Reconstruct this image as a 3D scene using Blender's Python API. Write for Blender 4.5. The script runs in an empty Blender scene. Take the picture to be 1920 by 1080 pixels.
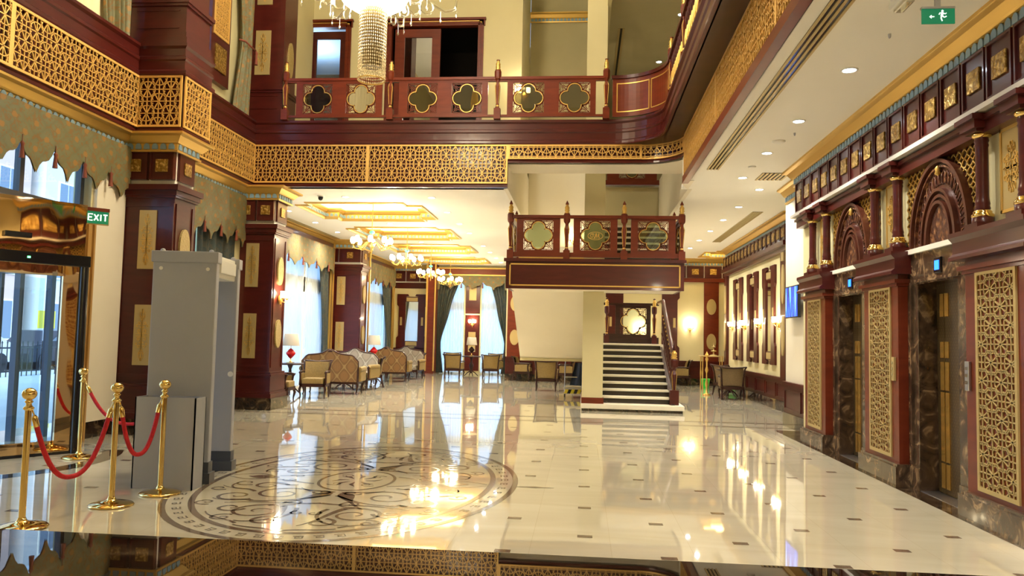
import bpy, bmesh, math, random
from mathutils import Vector, Matrix
random.seed(7)
PI = math.pi
scene = bpy.context.scene
C = scene.collection

# ---------------- camera ----------------
F_PX, YAW, PITCH, ROLL = 1455.7, 0.0918685, 0.0634074, 0.0221202
cam = bpy.data.cameras.new('camera'); camo = bpy.data.objects.new('camera', cam); C.objects.link(camo)
cam.sensor_width = 36.0; cam.lens = F_PX / 1920 * 36.0; cam.clip_end = 200; cam.clip_start = 0.05
fw = Vector((-math.sin(YAW) * math.cos(PITCH), math.cos(YAW) * math.cos(PITCH), math.sin(PITCH)))
rt = Vector((math.cos(YAW), math.sin(YAW), 0)); up = rt.cross(fw)
r2 = rt * math.cos(ROLL) + up * math.sin(ROLL); u2 = up * math.cos(ROLL) - rt * math.sin(ROLL)
m = Matrix((r2, u2, -fw)).transposed().to_4x4(); m.translation = Vector((0, 0, 1.45))
camo.matrix_world = m
scene.camera = camo

# ---------------- world, exposure ----------------
vs = scene.view_settings
vs.view_transform = 'Standard'; vs.look = 'None'; vs.gamma = 1.0; vs.use_curve_mapping = False
vs.exposure = 1.38
w = bpy.data.worlds.new('world'); scene.world = w; w.use_nodes = True
wn = w.node_tree.nodes; bgn = wn['Background']
bgn.inputs[0].default_value = (0.42, 0.66, 1.0, 1); bgn.inputs[1].default_value = 1.35

WARM = (1.0, 0.85, 0.62)
def lamp(name, kind, loc, energy, color, parent=None, size=0.1, spot=None, rot=None, blend=0.6):
    l = bpy.data.lights.new(name, kind); l.energy = energy; l.color = color
    if kind == 'AREA':
        l.shape = 'RECTANGLE'; l.size = size if not isinstance(size, tuple) else size[0]; l.size_y = size if not isinstance(size, tuple) else size[1]
    elif kind in ('POINT', 'SPOT'):
        l.shadow_soft_size = size
        if kind == 'SPOT': l.spot_size = spot or 2.0; l.spot_blend = blend
    o = bpy.data.objects.new(name, l); C.objects.link(o); o.location = loc
    if rot: o.rotation_euler = rot
    if parent: o.parent = parent
    return o

# ---------------- materials ----------------
def newmat(name):
    mt = bpy.data.materials.new(name); mt.use_nodes = True
    nt = mt.node_tree; b = nt.nodes['Principled BSDF']
    return mt, nt, b
def setc(b, col=None, rough=None, metal=None, spec=None, coat=None, coatr=None):
    if col is not None: b.inputs['Base Color'].default_value = (*col, 1)
    if rough is not None: b.inputs['Roughness'].default_value = rough
    if metal is not None: b.inputs['Metallic'].default_value = metal
    if spec is not None: b.inputs['Specular IOR Level'].default_value = spec
    if coat is not None: b.inputs['Coat Weight'].default_value = coat
    if coatr is not None: b.inputs['Coat Roughness'].default_value = coatr
def coords(nt, scale=(1, 1, 1), obj=True):
    tc = nt.nodes.new('ShaderNodeTexCoord'); mp = nt.nodes.new('ShaderNodeMapping')
    mp.inputs['Scale'].default_value = scale
    nt.links.new(tc.outputs['Object'], mp.inputs[0]); return mp.outputs[0]
def tex(nt, kind, vec, **kw):
    t = nt.nodes.new('ShaderNodeTex' + kind)
    for k, v in kw.items():
        if k in t.inputs: t.inputs[k].default_value = v
        else: setattr(t, k, v)
    nt.links.new(vec, t.inputs['Vector']); return t
def ramp(nt, fac, stops):
    r = nt.nodes.new('ShaderNodeValToRGB'); e = r.color_ramp.elements
    while len(e) < len(stops): e.new(0.5)
    for i, (p, c) in enumerate(stops): e[i].position = p; e[i].color = (*c, 1)
    nt.links.new(fac, r.inputs[0]); return r.outputs[0]
def bump(nt, b, h, strength=0.3, dist=0.01):
    n = nt.nodes.new('ShaderNodeBump'); n.inputs['Strength'].default_value = strength; n.inputs['Distance'].default_value = dist
    nt.links.new(h, n.inputs['Height']); nt.links.new(n.outputs[0], b.inputs['Normal'])
def math_(nt, op, a, b2=None):
    n = nt.nodes.new('ShaderNodeMath'); n.operation = op
    for i, v in enumerate((a, b2)):
        if v is None: continue
        if isinstance(v, (int, float)): n.inputs[i].default_value = v
        else: nt.links.new(v, n.inputs[i])
    return n.outputs[0]
def simple(name, col, rough=0.5, metal=0.0, **k):
    mt, nt, b = newmat(name); setc(b, col, rough, metal, **k); return mt

def noisy(name, stops, scale=(1, 1, 1), nscale=3.0, rough=0.4, metal=0, detail=4, dist=0.0, bmp=0, **k):
    mt, nt, b = newmat(name); setc(b, None, rough, metal, **k)
    t = tex(nt, 'Noise', coords(nt, scale), Scale=nscale, Detail=detail, Distortion=dist)
    nt.links.new(ramp(nt, t.outputs['Fac'], stops), b.inputs['Base Color'])
    if bmp: bump(nt, b, t.outputs['Fac'], bmp, 0.01)
    return mt
def glow(name, col, strength):
    mt, nt, b = newmat(name); setc(b, col, 0.4)
    b.inputs['Emission Color'].default_value = (*col, 1); b.inputs['Emission Strength'].default_value = strength
    return mt

WOOD = noisy('mahogany', [(0.3, (0.052, 0.0065, 0.005)), (0.7, (0.075, 0.010, 0.007))], (1, 1, 5), 2.2, 0.30, detail=3, dist=0.6, coat=0.16, coatr=0.07, spec=0.32)
WOODR = noisy('red_mahogany', [(0.3, (0.12, 0.019, 0.007)), (0.7, (0.165, 0.027, 0.009))], (1, 1, 5), 2.2, 0.32, detail=3, dist=0.6, coat=0.10, coatr=0.10, spec=0.28)
WOODC = noisy('carved_mahogany', [(0.3, (0.060, 0.016, 0.009)), (0.7, (0.10, 0.028, 0.014))], (1, 1, 1), 9, 0.3)
DWOOD = noisy('dark_wood', [(0.3, (0.018, 0.006, 0.004)), (0.7, (0.045, 0.014, 0.009))], (1, 1, 6), 3, 0.32, coat=0.08, coatr=0.1, spec=0.3)
GOLD = simple('gold_paint', (0.70, 0.45, 0.115), 0.38, 0.7)
GOLDL = simple('gold_lattice', (0.78, 0.47, 0.13), 0.45, 0.35)
BRASS = simple('polished_brass', (0.83, 0.6, 0.22), 0.08, 1.0)
CHAMP = simple('champagne_metal', (0.50, 0.38, 0.16), 0.5, 0.5)
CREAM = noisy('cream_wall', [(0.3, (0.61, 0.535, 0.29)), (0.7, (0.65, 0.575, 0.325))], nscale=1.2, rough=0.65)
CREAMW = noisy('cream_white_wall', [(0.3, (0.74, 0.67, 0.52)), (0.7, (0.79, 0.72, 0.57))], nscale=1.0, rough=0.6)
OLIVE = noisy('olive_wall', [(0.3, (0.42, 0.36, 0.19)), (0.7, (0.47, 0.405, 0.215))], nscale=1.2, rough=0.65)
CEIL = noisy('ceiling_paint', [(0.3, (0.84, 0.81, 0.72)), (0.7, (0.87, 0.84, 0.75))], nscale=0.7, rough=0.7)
BLUE = simple('blue_enamel', (0.23, 0.37, 0.48), 0.45)
WHITEB = simple('white_band', (0.80, 0.76, 0.66), 0.45)
GREY = noisy('grey_paint', [(0.3, (0.36, 0.37, 0.41)), (0.7, (0.39, 0.40, 0.44))], nscale=2, rough=0.38)
DGREY = simple('dark_grey_paint', (0.06, 0.065, 0.08), 0.45)
BLACK = simple('black_gloss', (0.008, 0.008, 0.01), 0.12)
CHROME = simple('chrome', (0.75, 0.75, 0.76), 0.08, 1.0)
STEEL = simple('brushed_steel', (0.5, 0.5, 0.52), 0.3, 1.0)
RED = noisy('red_velvet', [(0.3, (0.42, 0.006, 0.012)), (0.7, (0.60, 0.012, 0.02))], nscale=40, rough=0.75, bmp=0.2)
MIRROR = simple('mirror_glass', (0.80, 0.82, 0.78), 0.02, 1.0)
INLAY = noisy('dark_inlay', [(0.3, (0.11, 0.075, 0.05)), (0.7, (0.19, 0.135, 0.09))], nscale=9, rough=0.08)
LIGHTW = simple('warm_white', (0.8, 0.78, 0.7), 0.5)
REDG = simple('red_ceramic', (0.60, 0.01, 0.012), 0.15)
GREENP = simple('green_plastic', (0.05, 0.75, 0.08), 0.4)
SHADE = simple('lamp_shade_linen', (0.40, 0.36, 0.29), 0.8)
TAPE_Y = simple('yellow_paint', (0.75, 0.6, 0.03), 0.5)

# gold relief (tiles and ornament panels)
def relief(name, c0, c1, vs_=60.0, metal=0.75, rough=0.32, strength=0.9):
    mt, nt, b = newmat(name); setc(b, c1, rough, metal)
    co = coords(nt)
    v = tex(nt, 'Voronoi', co, Scale=vs_); v.feature = 'SMOOTH_F1'
    n = tex(nt, 'Noise', co, Scale=vs_ * 0.7, Detail=2, Distortion=2.5)
    mm = math_(nt, 'ADD', v.outputs['Distance'], n.outputs['Fac'])
    nt.links.new(ramp(nt, mm, [(0.45, c1), (1.0, c0)]), b.inputs['Base Color'])
    bump(nt, b, mm, strength, 0.012); return mt
GOLDR = relief('gold_relief', (0.30, 0.17, 0.03), (0.88, 0.62, 0.20), 26)
GOLDP = relief('gold_arabesque', (0.40, 0.30, 0.11), (0.52, 0.40, 0.17), 45, 0.45, 0.42, 0.5)
COPPER = relief('carved_rosette', (0.07, 0.02, 0.01), (0.42, 0.19, 0.075), 16, 0.2, 0.32, 1.0)

# floor marble
def marble_floor():
    mt, nt, b = newmat('cream_marble'); setc(b, None, 0.035, 0, coat=0.35, coatr=0.02); b.inputs['IOR'].default_value = 1.55
    co = coords(nt)
    n = tex(nt, 'Noise', coords(nt, (0.35, 1.3, 1)), Scale=1.6, Detail=6, Distortion=1.2)
    col = ramp(nt, n.outputs['Fac'], [(0.3, (0.49, 0.44, 0.325)), (0.55, (0.545, 0.495, 0.375)), (0.75, (0.58, 0.53, 0.415))])
    br = tex(nt, 'Brick', co, Scale=1.0); br.offset = 0.0; br.inputs['Mortar Size'].default_value = 0.002
    br.inputs['Brick Width'].default_value = 0.56; br.inputs['Row Height'].default_value = 0.97
    br.inputs['Color1'].default_value = (1, 1, 1, 1); br.inputs['Color2'].default_value = (0.965, 0.955, 0.94, 1); br.inputs['Mortar'].default_value = (0.86, 0.83, 0.78, 1)
    mx = nt.nodes.new('ShaderNodeMix'); mx.data_type = 'RGBA'; mx.blend_type = 'MULTIPLY'; mx.inputs[0].default_value = 1
    nt.links.new(col, mx.inputs[6]); nt.links.new(br.outputs['Color'], mx.inputs[7]); nt.links.new(mx.outputs[2], b.inputs['Base Color'])
    n2 = tex(nt, 'Noise', coords(nt, (1, 1, 1)), Scale=1.1, Detail=1)
    bump(nt, b, n2.outputs['Fac'], 0.035, 0.05)
    return mt
FLOORM = marble_floor()
def dark_marble(name, rough=0.06, lift=1.0):
    mt, nt, b = newmat(name); setc(b, None, rough, 0, coat=0.3, coatr=0.03)
    co = coords(nt)
    n = tex(nt, 'Noise', co, Scale=4.0, Detail=8, Distortion=2.2)
    v = tex(nt, 'Voronoi', co, Scale=5.0); v.feature = 'DISTANCE_TO_EDGE'
    c = ramp(nt, n.outputs['Fac'], [(0.38, tuple(x * lift for x in (0.018, 0.011, 0.007))), (0.56, tuple(x * lift for x in (0.05, 0.03, 0.018))), (0.66, tuple(x * lift for x in (0.15, 0.10, 0.055))), (0.72, tuple(x * lift for x in (0.05, 0.03, 0.018)))])
    nt.links.new(c, b.inputs['Base Color']); return mt
DMARB = dark_marble('dark_marble', 0.05)
GMARB = dark_marble('brown_marble_frame', 0.12, 2.3)
COUNTER = dark_marble('counter_marble', 0.012, 0.5)
COUNTER.node_tree.nodes['Principled BSDF'].inputs['Coat Weight'].default_value = 0.0
COUNTER.node_tree.nodes['Principled BSDF'].inputs['Specular IOR Level'].default_value = 0.32

# fabrics
def damask(name, base, fig, sx, sy, axis='XZ', rough=0.75, soft=0.12, metal=0.0):
    """ogee / diamond damask: two crossed cosine fields"""
    mt, nt, b = newmat(name); setc(b, None, rough, metal)
    tc = nt.nodes.new('ShaderNodeTexCoord'); sp = nt.nodes.new('ShaderNodeSeparateXYZ'); nt.links.new(tc.outputs['Object'], sp.inputs[0])
    if axis == 'XZ': u, v = sp.outputs['X'], sp.outputs['Z']
    elif axis == 'YZ': u, v = sp.outputs['Y'], sp.outputs['Z']
    else: u, v = math_(nt, 'ADD', sp.outputs['X'], sp.outputs['Y']), sp.outputs['Z']
    cu = math_(nt, 'COSINE', math_(nt, 'MULTIPLY', u, 2 * PI / sx)); cv = math_(nt, 'COSINE', math_(nt, 'MULTIPLY', v, 2 * PI / sy))
    s = math_(nt, 'ABSOLUTE', math_(nt, 'ADD', cu, cv))
    n = tex(nt, 'Noise', tc.outputs['Object'], Scale=60.0 / max(sx, .1) * .2, Detail=2, Distortion=1.0)
    s2 = math_(nt, 'ADD', s, math_(nt, 'MULTIPLY', math_(nt, 'SUBTRACT', n.outputs['Fac'], 0.5), 0.5))
    c = ramp(nt, s2, [(0.10, fig), (0.10 + soft, base), (0.85, base), (1.0, tuple(x * 1.25 for x in base))])
    nt.links.new(c, b.inputs['Base Color']); return mt
def drape_mat(name, base, fig, sc=9.0):
    mt, nt, b = newmat(name); setc(b, None, 0.65)
    co = coords(nt, (1, 1, 0.8)); v = tex(nt, 'Voronoi', co, Scale=sc); n = tex(nt, 'Noise', co, Scale=sc * 2.2, Detail=3, Distortion=2)
    s = math_(nt, 'ADD', v.outputs['Distance'], math_(nt, 'MULTIPLY', n.outputs['Fac'], 0.6))
    c = ramp(nt, s, [(0.36, fig), (0.46, base), (0.74, base), (0.80, tuple(0.5 * (a + q) for a, q in zip(base, fig)))])
    nt.links.new(c, b.inputs['Base Color']); return mt
def valance_mat():
    mt, nt, b = newmat('green_damask'); setc(b, None, 0.6)
    tc = nt.nodes.new('ShaderNodeTexCoord'); sp = nt.nodes.new('ShaderNodeSeparateXYZ'); nt.links.new(tc.outputs['Object'], sp.inputs[0])
    n = tex(nt, 'Noise', tc.outputs['Object'], Scale=22, Detail=3, Distortion=1.5); n2 = tex(nt, 'Noise', tc.outputs['Object'], Scale=9, Detail=4, Distortion=2.5)
    u = math_(nt, 'ADD', sp.outputs['X'], sp.outputs['Y'])
    cu = math_(nt, 'COSINE', math_(nt, 'MULTIPLY', u, 2 * PI / .36)); cv = math_(nt, 'COSINE', math_(nt, 'MULTIPLY', sp.outputs['Z'], 2 * PI / .30))
    s_ = math_(nt, 'ABSOLUTE', math_(nt, 'ADD', cu, cv)); s2_ = math_(nt, 'ADD', s_, math_(nt, 'MULTIPLY', n.outputs['Fac'], .5))
    a = ramp(nt, s2_, [(0.0, (.16, .105, .03)), (.22, (.16, .105, .03)), (.30, (.13, .127, .06)), (1.0, (.145, .142, .068))])
    med = ramp(nt, math_(nt, 'MULTIPLY', s2_, .5), [(.985, (0, 0, 0)), (1.06, (1, 1, 1))])
    leaf = ramp(nt, n2.outputs['Fac'], [(.53, (0, 0, 0)), (.57, (1, 1, 1))])
    mx = nt.nodes.new('ShaderNodeMix'); mx.data_type = 'RGBA'; nt.links.new(leaf, mx.inputs[0]); nt.links.new(a, mx.inputs[6]); mx.inputs[7].default_value = (.185, .105, .028, 1)
    m2 = nt.nodes.new('ShaderNodeMix'); m2.data_type = 'RGBA'; nt.links.new(med, m2.inputs[0]); nt.links.new(mx.outputs[2], m2.inputs[6]); m2.inputs[7].default_value = (.27, .14, .03, 1)
    nt.links.new(m2.outputs[2], b.inputs['Base Color']); return mt
VALM = valance_mat()
DRAPEM = drape_mat('dark_green_damask', (0.034, 0.050, 0.050), (0.085, 0.075, 0.045), 10.0)
SOFA1 = damask('gold_damask', (0.155, 0.080, 0.026), (0.25, 0.165, 0.065), 0.34, 0.44)
SOFA2 = damask('silver_damask', (0.19, 0.16, 0.12), (0.33, 0.30, 0.24), 0.34, 0.44)
UPH = noisy('olive_gold_upholstery', [(0.3, (0.17, 0.11, 0.03)), (0.7, (0.25, 0.165, 0.045))], nscale=50, rough=0.6)
UPHD = noisy('brown_upholstery', [(0.3, (0.13, 0.085, 0.035)), (0.7, (0.19, 0.125, 0.05))], nscale=50, rough=0.6)
TASSEL = simple('rust_tassel', (0.20, 0.045, 0.02), 0.7)
DARKROOM = simple('dark_room_shade', (0.02, 0.016, 0.012), 0.7)  # near-black colour stands in for the shade inside the back rooms

def sheer():
    mt, nt, b = newmat('white_sheer'); nt.nodes.remove(b); out = nt.nodes['Material Output']
    d = nt.nodes.new('ShaderNodeBsdfDiffuse'); d.inputs[0].default_value = (0.85, 0.88, 0.95, 1)
    t = nt.nodes.new('ShaderNodeBsdfTranslucent'); t.inputs[0].default_value = (0.72, 0.82, 0.92, 1)
    tr = nt.nodes.new('ShaderNodeBsdfTransparent')
    m1 = nt.nodes.new('ShaderNodeMixShader'); m1.inputs[0].default_value = 0.72
    m2 = nt.nodes.new('ShaderNodeMixShader'); m2.inputs[0].default_value = 0.15
    nt.links.new(d.outputs[0], m1.inputs[1]); nt.links.new(t.outputs[0], m1.inputs[2])
    nt.links.new(m1.outputs[0], m2.inputs[1]); nt.links.new(tr.outputs[0], m2.inputs[2]); nt.links.new(m2.outputs[0], out.inputs[0]); return mt
SHEER = sheer()
def glass(name, tint=(0.9, 0.95, 0.95), refl=0.12):
    mt, nt, b = newmat(name); nt.nodes.remove(b); out = nt.nodes['Material Output']
    t = nt.nodes.new('ShaderNodeBsdfTransparent'); t.inputs[0].default_value = (*tint, 1)
    g = nt.nodes.new('ShaderNodeBsdfGlossy'); g.inputs['Roughness'].default_value = 0.01
    f = nt.nodes.new('ShaderNodeLayerWeight'); f.inputs[0].default_value = 0.5
    a = math_(nt, 'MINIMUM', math_(nt, 'ADD', math_(nt, 'MULTIPLY', math_(nt, 'POWER', f.outputs['Facing'], 5.0), 0.9), refl), 0.9)
    mx = nt.nodes.new('ShaderNodeMixShader'); nt.links.new(a, mx.inputs[0])
    nt.links.new(t.outputs[0], mx.inputs[1]); nt.links.new(g.outputs[0], mx.inputs[2]); nt.links.new(mx.outputs[0], out.inputs[0]); return mt
GLASS = glass('window_glass', (0.86, 0.93, 0.96), 0.08)
BGLASS = glass('bronze_glass', (0.45, 0.42, 0.30), 0.30)
CRYSTAL = glass('crystal', (0.95, 0.93, 0.85), 0.35)
BULB = glow('lit_bulb_glass', (1.0, 0.82, 0.50), 14.0)
DOWN = glow('downlight_lens', (0.75, 0.86, 1.0), 28.0)
COVE = glow('cove_light', (1.0, 0.80, 0.42), 8.0)
SCREEN = glow('blue_display', (0.01, 0.10, 1.0), 2.2)
GLED = glow('green_led', (0.05, 1.0, 0.15), 6.0)
SIGNG = glow('exit_sign_green', (0.0, 0.13, 0.055), 0.35)
SIGNW = glow('exit_sign_white', (0.85, 1.0, 0.92), 0.5)

# ---------------- mesh builder ----------------
class MB:
    def __init__(s): s.v = []; s.f = []; s.mi = []; s.sm = []; s.M = None; s.cur = 0
    def add(s, vs_, fs, smooth=False):
        o = len(s.v)
        if s.M is not None: vs_ = [tuple(s.M @ Vector(p)) for p in vs_]
        s.v.extend([tuple(p) for p in vs_]); s.f.extend([tuple(i + o for i in f) for f in fs])
        s.mi.extend([s.cur] * len(fs)); s.sm.extend([smooth] * len(fs)); return s
    def box(s, x0, y0, z0, x1, y1, z1):
        if x0 > x1: x0, x1 = x1, x0
        if y0 > y1: y0, y1 = y1, y0
        if z0 > z1: z0, z1 = z1, z0
        return s.add([(x0, y0, z0), (x1, y0, z0), (x1, y1, z0), (x0, y1, z0), (x0, y0, z1), (x1, y0, z1), (x1, y1, z1), (x0, y1, z1)],
                     [(0, 3, 2, 1), (4, 5, 6, 7), (0, 1, 5, 4), (1, 2, 6, 5), (2, 3, 7, 6), (3, 0, 4, 7)])
    def bbox(s, x0, y0, z0, x1, y1, z1, b=0.01):
        """box with chamfered edges (24 verts)"""
        if x0 > x1: x0, x1 = x1, x0
        if y0 > y1: y0, y1 = y1, y0
        if z0 > z1: z0, z1 = z1, z0
        bm = bmesh.new(); bmesh.ops.create_cube(bm, size=1)
        for v in bm.verts: v.co = Vector(((x0 + x1) / 2 + v.co.x * (x1 - x0), (y0 + y1) / 2 + v.co.y * (y1 - y0), (z0 + z1) / 2 + v.co.z * (z1 - z0)))
        bmesh.ops.bevel(bm, geom=bm.edges[:], offset=b, segments=2, affect='EDGES', profile=0.6)
        bm.verts.index_update()
        s.add([tuple(v.co) for v in bm.verts], [tuple(v.index for v in f.verts) for f in bm.faces], False); bm.free(); return s
    def prism(s, poly, a, b, axis='z', smooth=False):
        """poly in the two other axes; axis x: (y,z); y: (x,z); z: (x,y)"""
        n = len(poly)
        def P(u, v, w_): return {'z': (u, v, w_), 'y': (u, w_, v), 'x': (w_, u, v)}[axis]
        vs_ = [P(u, v, a) for u, v in poly] + [P(u, v, b) for u, v in poly]
        s.add(vs_, [tuple(range(n)), tuple(range(2 * n - 1, n - 1, -1))])
        s.add(vs_, [(i, (i + 1) % n, n + (i + 1) % n, n + i) for i in range(n)], smooth); return s
    def tube(s, pts, r, n=8, closed=False, caps=True, smooth=True):
        pts = [Vector(p) for p in pts]; m_ = len(pts); rs = r if isinstance(r, (list, tuple)) else [r] * m_
        vs_ = []; prev = None
        for i, p in enumerate(pts):
            if closed: t = pts[(i + 1) % m_] - pts[i - 1]
            else: t = pts[min(i + 1, m_ - 1)] - pts[max(i - 1, 0)]
            t = t.normalized() if t.length > 1e-9 else Vector((0, 0, 1))
            if prev is None:
                a = Vector((0, 0, 1)) if abs(t.z) < 0.9 else Vector((1, 0, 0))
                prev = t.cross(a).normalized()
            a = (prev - t * prev.dot(t)).normalized(); b = t.cross(a); prev = a
            for k in range(n):
                an = 2 * PI * k / n; vs_.append(p + (a * math.cos(an) + b * math.sin(an)) * rs[i])
        fs = []
        for i in range(m_ if closed else m_ - 1):
            j = (i + 1) % m_
            for k in range(n): fs.append((i * n + k, i * n + (k + 1) % n, j * n + (k + 1) % n, j * n + k))
        s.add(vs_, fs, smooth)
        if caps and not closed: s.add(vs_, [tuple(range(n)), tuple(range(m_ * n - 1, m_ * n - n - 1, -1))])
        return s
    def lathe(s, prof, cx=0, cy=0, cz=0, n=16, smooth=True, sq=False):
        """prof: list of (r, z)"""
        vs_ = []; 
        for r, z in prof:
            for k in range(n):
                an = 2 * PI * (k + 0.5) / n; vs_.append((cx + r * math.cos(an), cy + r * math.sin(an), cz + z))
        m_ = len(prof); fs = [(i * n + k, i * n + (k + 1) % n, (i + 1) * n + (k + 1) % n, (i + 1) * n + k) for i in range(m_ - 1) for k in range(n)]
        s.add(vs_, fs, smooth)
        s.add(vs_, [tuple(range(n - 1, -1, -1)), tuple(range((m_ - 1) * n, m_ * n))]); return s
    def grid(s, nu, nv, fn, smooth=True, closeu=False):
        vs_ = [fn(i / nu, j / nv) for j in range(nv + 1) for i in range(nu + 1)]
        s.add(vs_, [(j * (nu + 1) + i, j * (nu + 1) + i + 1, (j + 1) * (nu + 1) + i + 1, (j + 1) * (nu + 1) + i) for j in range(nv) for i in range(nu)], smooth); return s
    def ribbon(s, pts, w0, w1=None, z=0.0, h=0.0):
        """flat ribbon in the local XY plane at height z..z+h; width tapers w0 to w1 (or list)"""
        n = len(pts)
        if n < 2: return s
        ws = w0 if isinstance(w0, list) else [w0 + ((w1 if w1 is not None else w0) - w0) * i / (n - 1) for i in range(n)]
        L, R = [], []
        for i, (x, y) in enumerate(pts):
            a = pts[max(i - 1, 0)]; b = pts[min(i + 1, n - 1)]; dx, dy = b[0] - a[0], b[1] - a[1]; l = math.hypot(dx, dy) or 1
            nx, ny = -dy / l * ws[i] / 2, dx / l * ws[i] / 2; L.append((x + nx, y + ny)); R.append((x - nx, y - ny))
        zt = z + h
        vs_ = [(*p, zt) for p in L] + [(*p, zt) for p in R]
        fs = [(i, i + 1, n + i + 1, n + i) for i in range(n - 1)]
        if h > 0:
            vs_ += [(*p, z) for p in L] + [(*p, z) for p in R]
            fs += [(i, i + 1, 2 * n + i + 1, 2 * n + i) for i in range(n - 1)] + [(n + i, n + i + 1, 3 * n + i + 1, 3 * n + i) for i in range(n - 1)]
        s.add(vs_, fs); return s
    def sweep(s, path, prof, closed=False, smooth=False):
        """prof (out, z) swept along XY path; out is to the RIGHT of travel; mitred"""
        n = len(path); k = len(prof); vs_ = []
        for i in range(n):
            p = Vector(path[i][:2])
            d0 = (p - Vector(path[i - 1][:2])).normalized() if (i > 0 or closed) else None
            d1 = (Vector(path[(i + 1) % n][:2]) - p).normalized() if (i < n - 1 or closed) else None
            if d0 is None: d0 = d1
            if d1 is None: d1 = d0
            n0 = Vector((d0.y, -d0.x)); n1 = Vector((d1.y, -d1.x)); mi = (n0 + n1)
            mi = mi / max(mi.dot(n0), 0.2) if mi.length > 1e-6 else n0
            for o, z in prof: q = p + mi * o; vs_.append((q.x, q.y, z))
        fs = []
        for i in range(n if closed else n - 1):
            j = (i + 1) % n
            for a in range(k): fs.append((i * k + a, i * k + (a + 1) % k, j * k + (a + 1) % k, j * k + a))
        s.add(vs_, fs, smooth)
        if not closed: s.add(vs_, [tuple(range(k)), tuple(range((n - 1) * k, n * k))])
        return s

def root_loc(o):
    l = Vector((0, 0, 0))
    while o is not None: l += o.location; o = o.parent
    return l
def build(name, mb, mats, parent=None, recalc=True):
    if not isinstance(mats, (list, tuple)): mats = [mats]
    vs_ = mb.v
    if parent is not None: off = root_loc(parent)
    else:
        xs = [p[0] for p in vs_]; ys = [p[1] for p in vs_]; zs = [p[2] for p in vs_]
        off = Vector(((min(xs) + max(xs)) / 2, (min(ys) + max(ys)) / 2, min(zs)))
    me = bpy.data.meshes.new(name)
    me.from_pydata([(p[0] - off.x, p[1] - off.y, p[2] - off.z) for p in vs_], [], mb.f)
    for mt in mats: me.materials.append(mt)
    me.polygons.foreach_set('material_index', mb.mi); me.polygons.foreach_set('use_smooth', mb.sm)
    if recalc:
        bm = bmesh.new(); bm.from_mesh(me); bmesh.ops.recalc_face_normals(bm, faces=bm.faces[:]); bm.to_mesh(me); bm.free()
    me.update()
    o = bpy.data.objects.new(name, me); C.objects.link(o)
    if parent is not None: o.parent = parent
    else: o.location = off
    return o
def struct(name, mb, mats, label=None, **k):
    o = build(name, mb, mats, **k); o['kind'] = 'structure'
    if label: o['label'] = label
    return o
def tag(o, label, cat, group=None, kind=None):
    o['label'] = label; o['category'] = cat
    if group: o['group'] = group
    if kind: o['kind'] = kind
    return o
def thing(name, label, cat, loc=(0, 0, 0), group=None):
    o = bpy.data.objects.new(name, None); o.empty_display_size = 0.1; C.objects.link(o); o.location = loc
    return tag(o, label, cat, group)
def sroot(name, loc, label=None):
    o = bpy.data.objects.new(name, None); o.empty_display_size = 0.1; C.objects.link(o); o.location = loc; o['kind'] = 'structure'
    if label: o['label'] = label
    return o
def box_part(name, b, mat, parent): mb = MB(); mb.box(*b); return build(name, mb, mat, parent)
def copy_tree(o, parent=None):
    c = o.copy(); C.objects.link(c); c.parent = parent
    for ch in list(o.children): copy_tree(ch, c)
    return c
def dup(o, loc, rz=0.0, label=None, group=None):
    c = copy_tree(o); c.location = loc; c.rotation_euler = (0, 0, rz)
    if label: c['label'] = label
    if group: c['group'] = group
    return c

# frames: local (u right, v up, w out of the wall) -> world
def frame(org, u, w_):
    u = Vector(u).normalized(); w_ = Vector(w_).normalized(); v = w_.cross(u)
    mm = Matrix((u, v, w_)).transposed().to_4x4(); mm.translation = Vector(org); return mm
def F_front(x, y, z): return frame((x, y, z), (1, 0, 0), (0, -1, 0))      # faces the camera (-Y); u = +X
def F_left(x, y, z): return frame((x, y, z), (0, 1, 0), (1, 0, 0))        # on a left wall, faces +X; u = +Y
def F_right(x, y, z): return frame((x, y, z), (0, -1, 0), (-1, 0, 0))     # on a right wall, faces -X; u = -Y

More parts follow.
